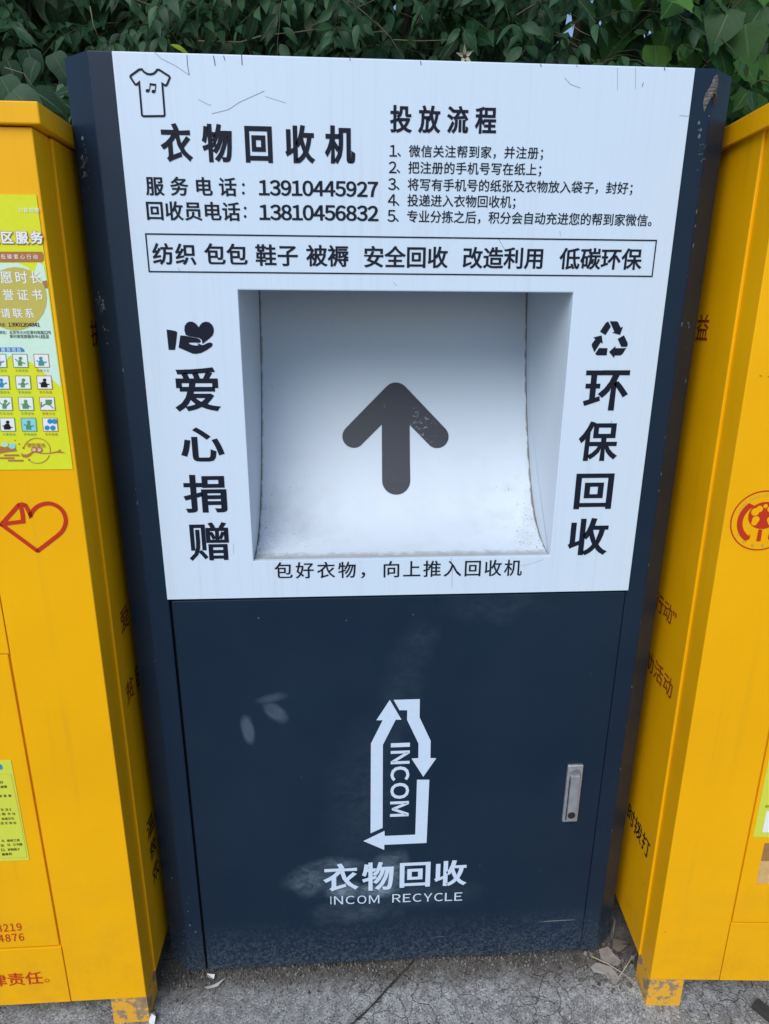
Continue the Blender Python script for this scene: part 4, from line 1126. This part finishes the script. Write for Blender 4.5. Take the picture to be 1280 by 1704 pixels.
bm = bmesh.new(); ps = [lift(*p) for p in ((340,1644),(358,1640),(372,1631),(375,1630),(362,1643),(346,1648))]
bmv = [bm.verts.new(p + Vector((0, 0, .002 + .002 * (i % 2)))) for i, p in enumerate(ps)]; bm.faces.new(bmv)
o = tag(obj('film_strip', bm, plain('grey_film', (.45, .46, .45), .35)), 'thin greyish plastic film lying in front of the left door corner', 'litter'); o.modifiers.new('s', 'SOLIDIFY').thickness = .0004
# dark board at the lower right, added for an unidentified dark shape
bm = bmesh.new(); a = lift(1256, 1672); b = lift(1300, 1708); d = (b - a).normalized(); n_ = Vector((-d.y, d.x, 0)) * .012
for sgn in (0,):
    vs = [a - n_, b - n_, b + n_, a + n_]; lo_ = [bm.verts.new(v + Vector((0, 0, -.004))) for v in vs]; hi_ = [bm.verts.new(v + Vector((0, 0, .012))) for v in vs]
    bm.faces.new(hi_); bm.faces.new(lo_[::-1])
    for k in range(4): bm.faces.new((lo_[k], lo_[(k+1) % 4], hi_[(k+1) % 4], hi_[k]))
bmesh.ops.recalc_face_normals(bm, faces=bm.faces)
tag(obj('dark_bar', bm, plain('dark_bar_surface', (.045, .042, .04), .85), bevel=.002), 'dark strip lying on the concrete under the right yellow box', 'bar')
# grit and crumbs of dirt swept against the cabinet
verts, faces = [], []
random.seed(21)
def crumb(x, y, s):
    k = len(verts); a = random.random() * 6
    z = GZ - .002
    for i in range(4): verts.append((x + s*math.cos(a + i*1.57)*random.uniform(.6, 1.2), y + s*math.sin(a + i*1.57)*random.uniform(.6, 1.2), z))
    for i in range(4): verts.append((x + s*.6*math.cos(a + i*1.57), y + s*.6*math.sin(a + i*1.57), z + .002 + s*random.uniform(.5, 1.)))
    faces.append((k+4, k+5, k+6, k+7))
    for i in range(4): faces.append((k+i, k+(i+1) % 4, k+4+(i+1) % 4, k+4+i))
for i in range(2600):
    x = random.uniform(-.54, .62); y = .012 - abs(random.gauss(0, .028))
    if x > .40: y -= random.random() * .05
    crumb(x, y, .0006 + .0030 * random.random() ** 3)
for i in range(70):
    crumb(random.gauss(.50, .03), random.gauss(-.03, .03), random.uniform(.003, .007))
for i in range(900):
    crumb(random.uniform(-.9, .95), random.uniform(-.30, .05), .0005 + .0022 * random.random() ** 4)
me = bpy.data.meshes.new('grit'); me.from_pydata(verts, [], faces)
N = NT('grit'); rr = N.n('NewGeometry').outputs['Random Per Island']
me.materials.append(N.done(N.mix(rr, rgb(.06, .052, .042), rgb(.26, .25, .235)), .95, spec=.2))
o = bpy.data.objects.new('grit', me); link(o); o['kind'] = 'stuff'; tag(o, 'loose grit and crumbs of dirt along the foot of the cabinet', 'grit')
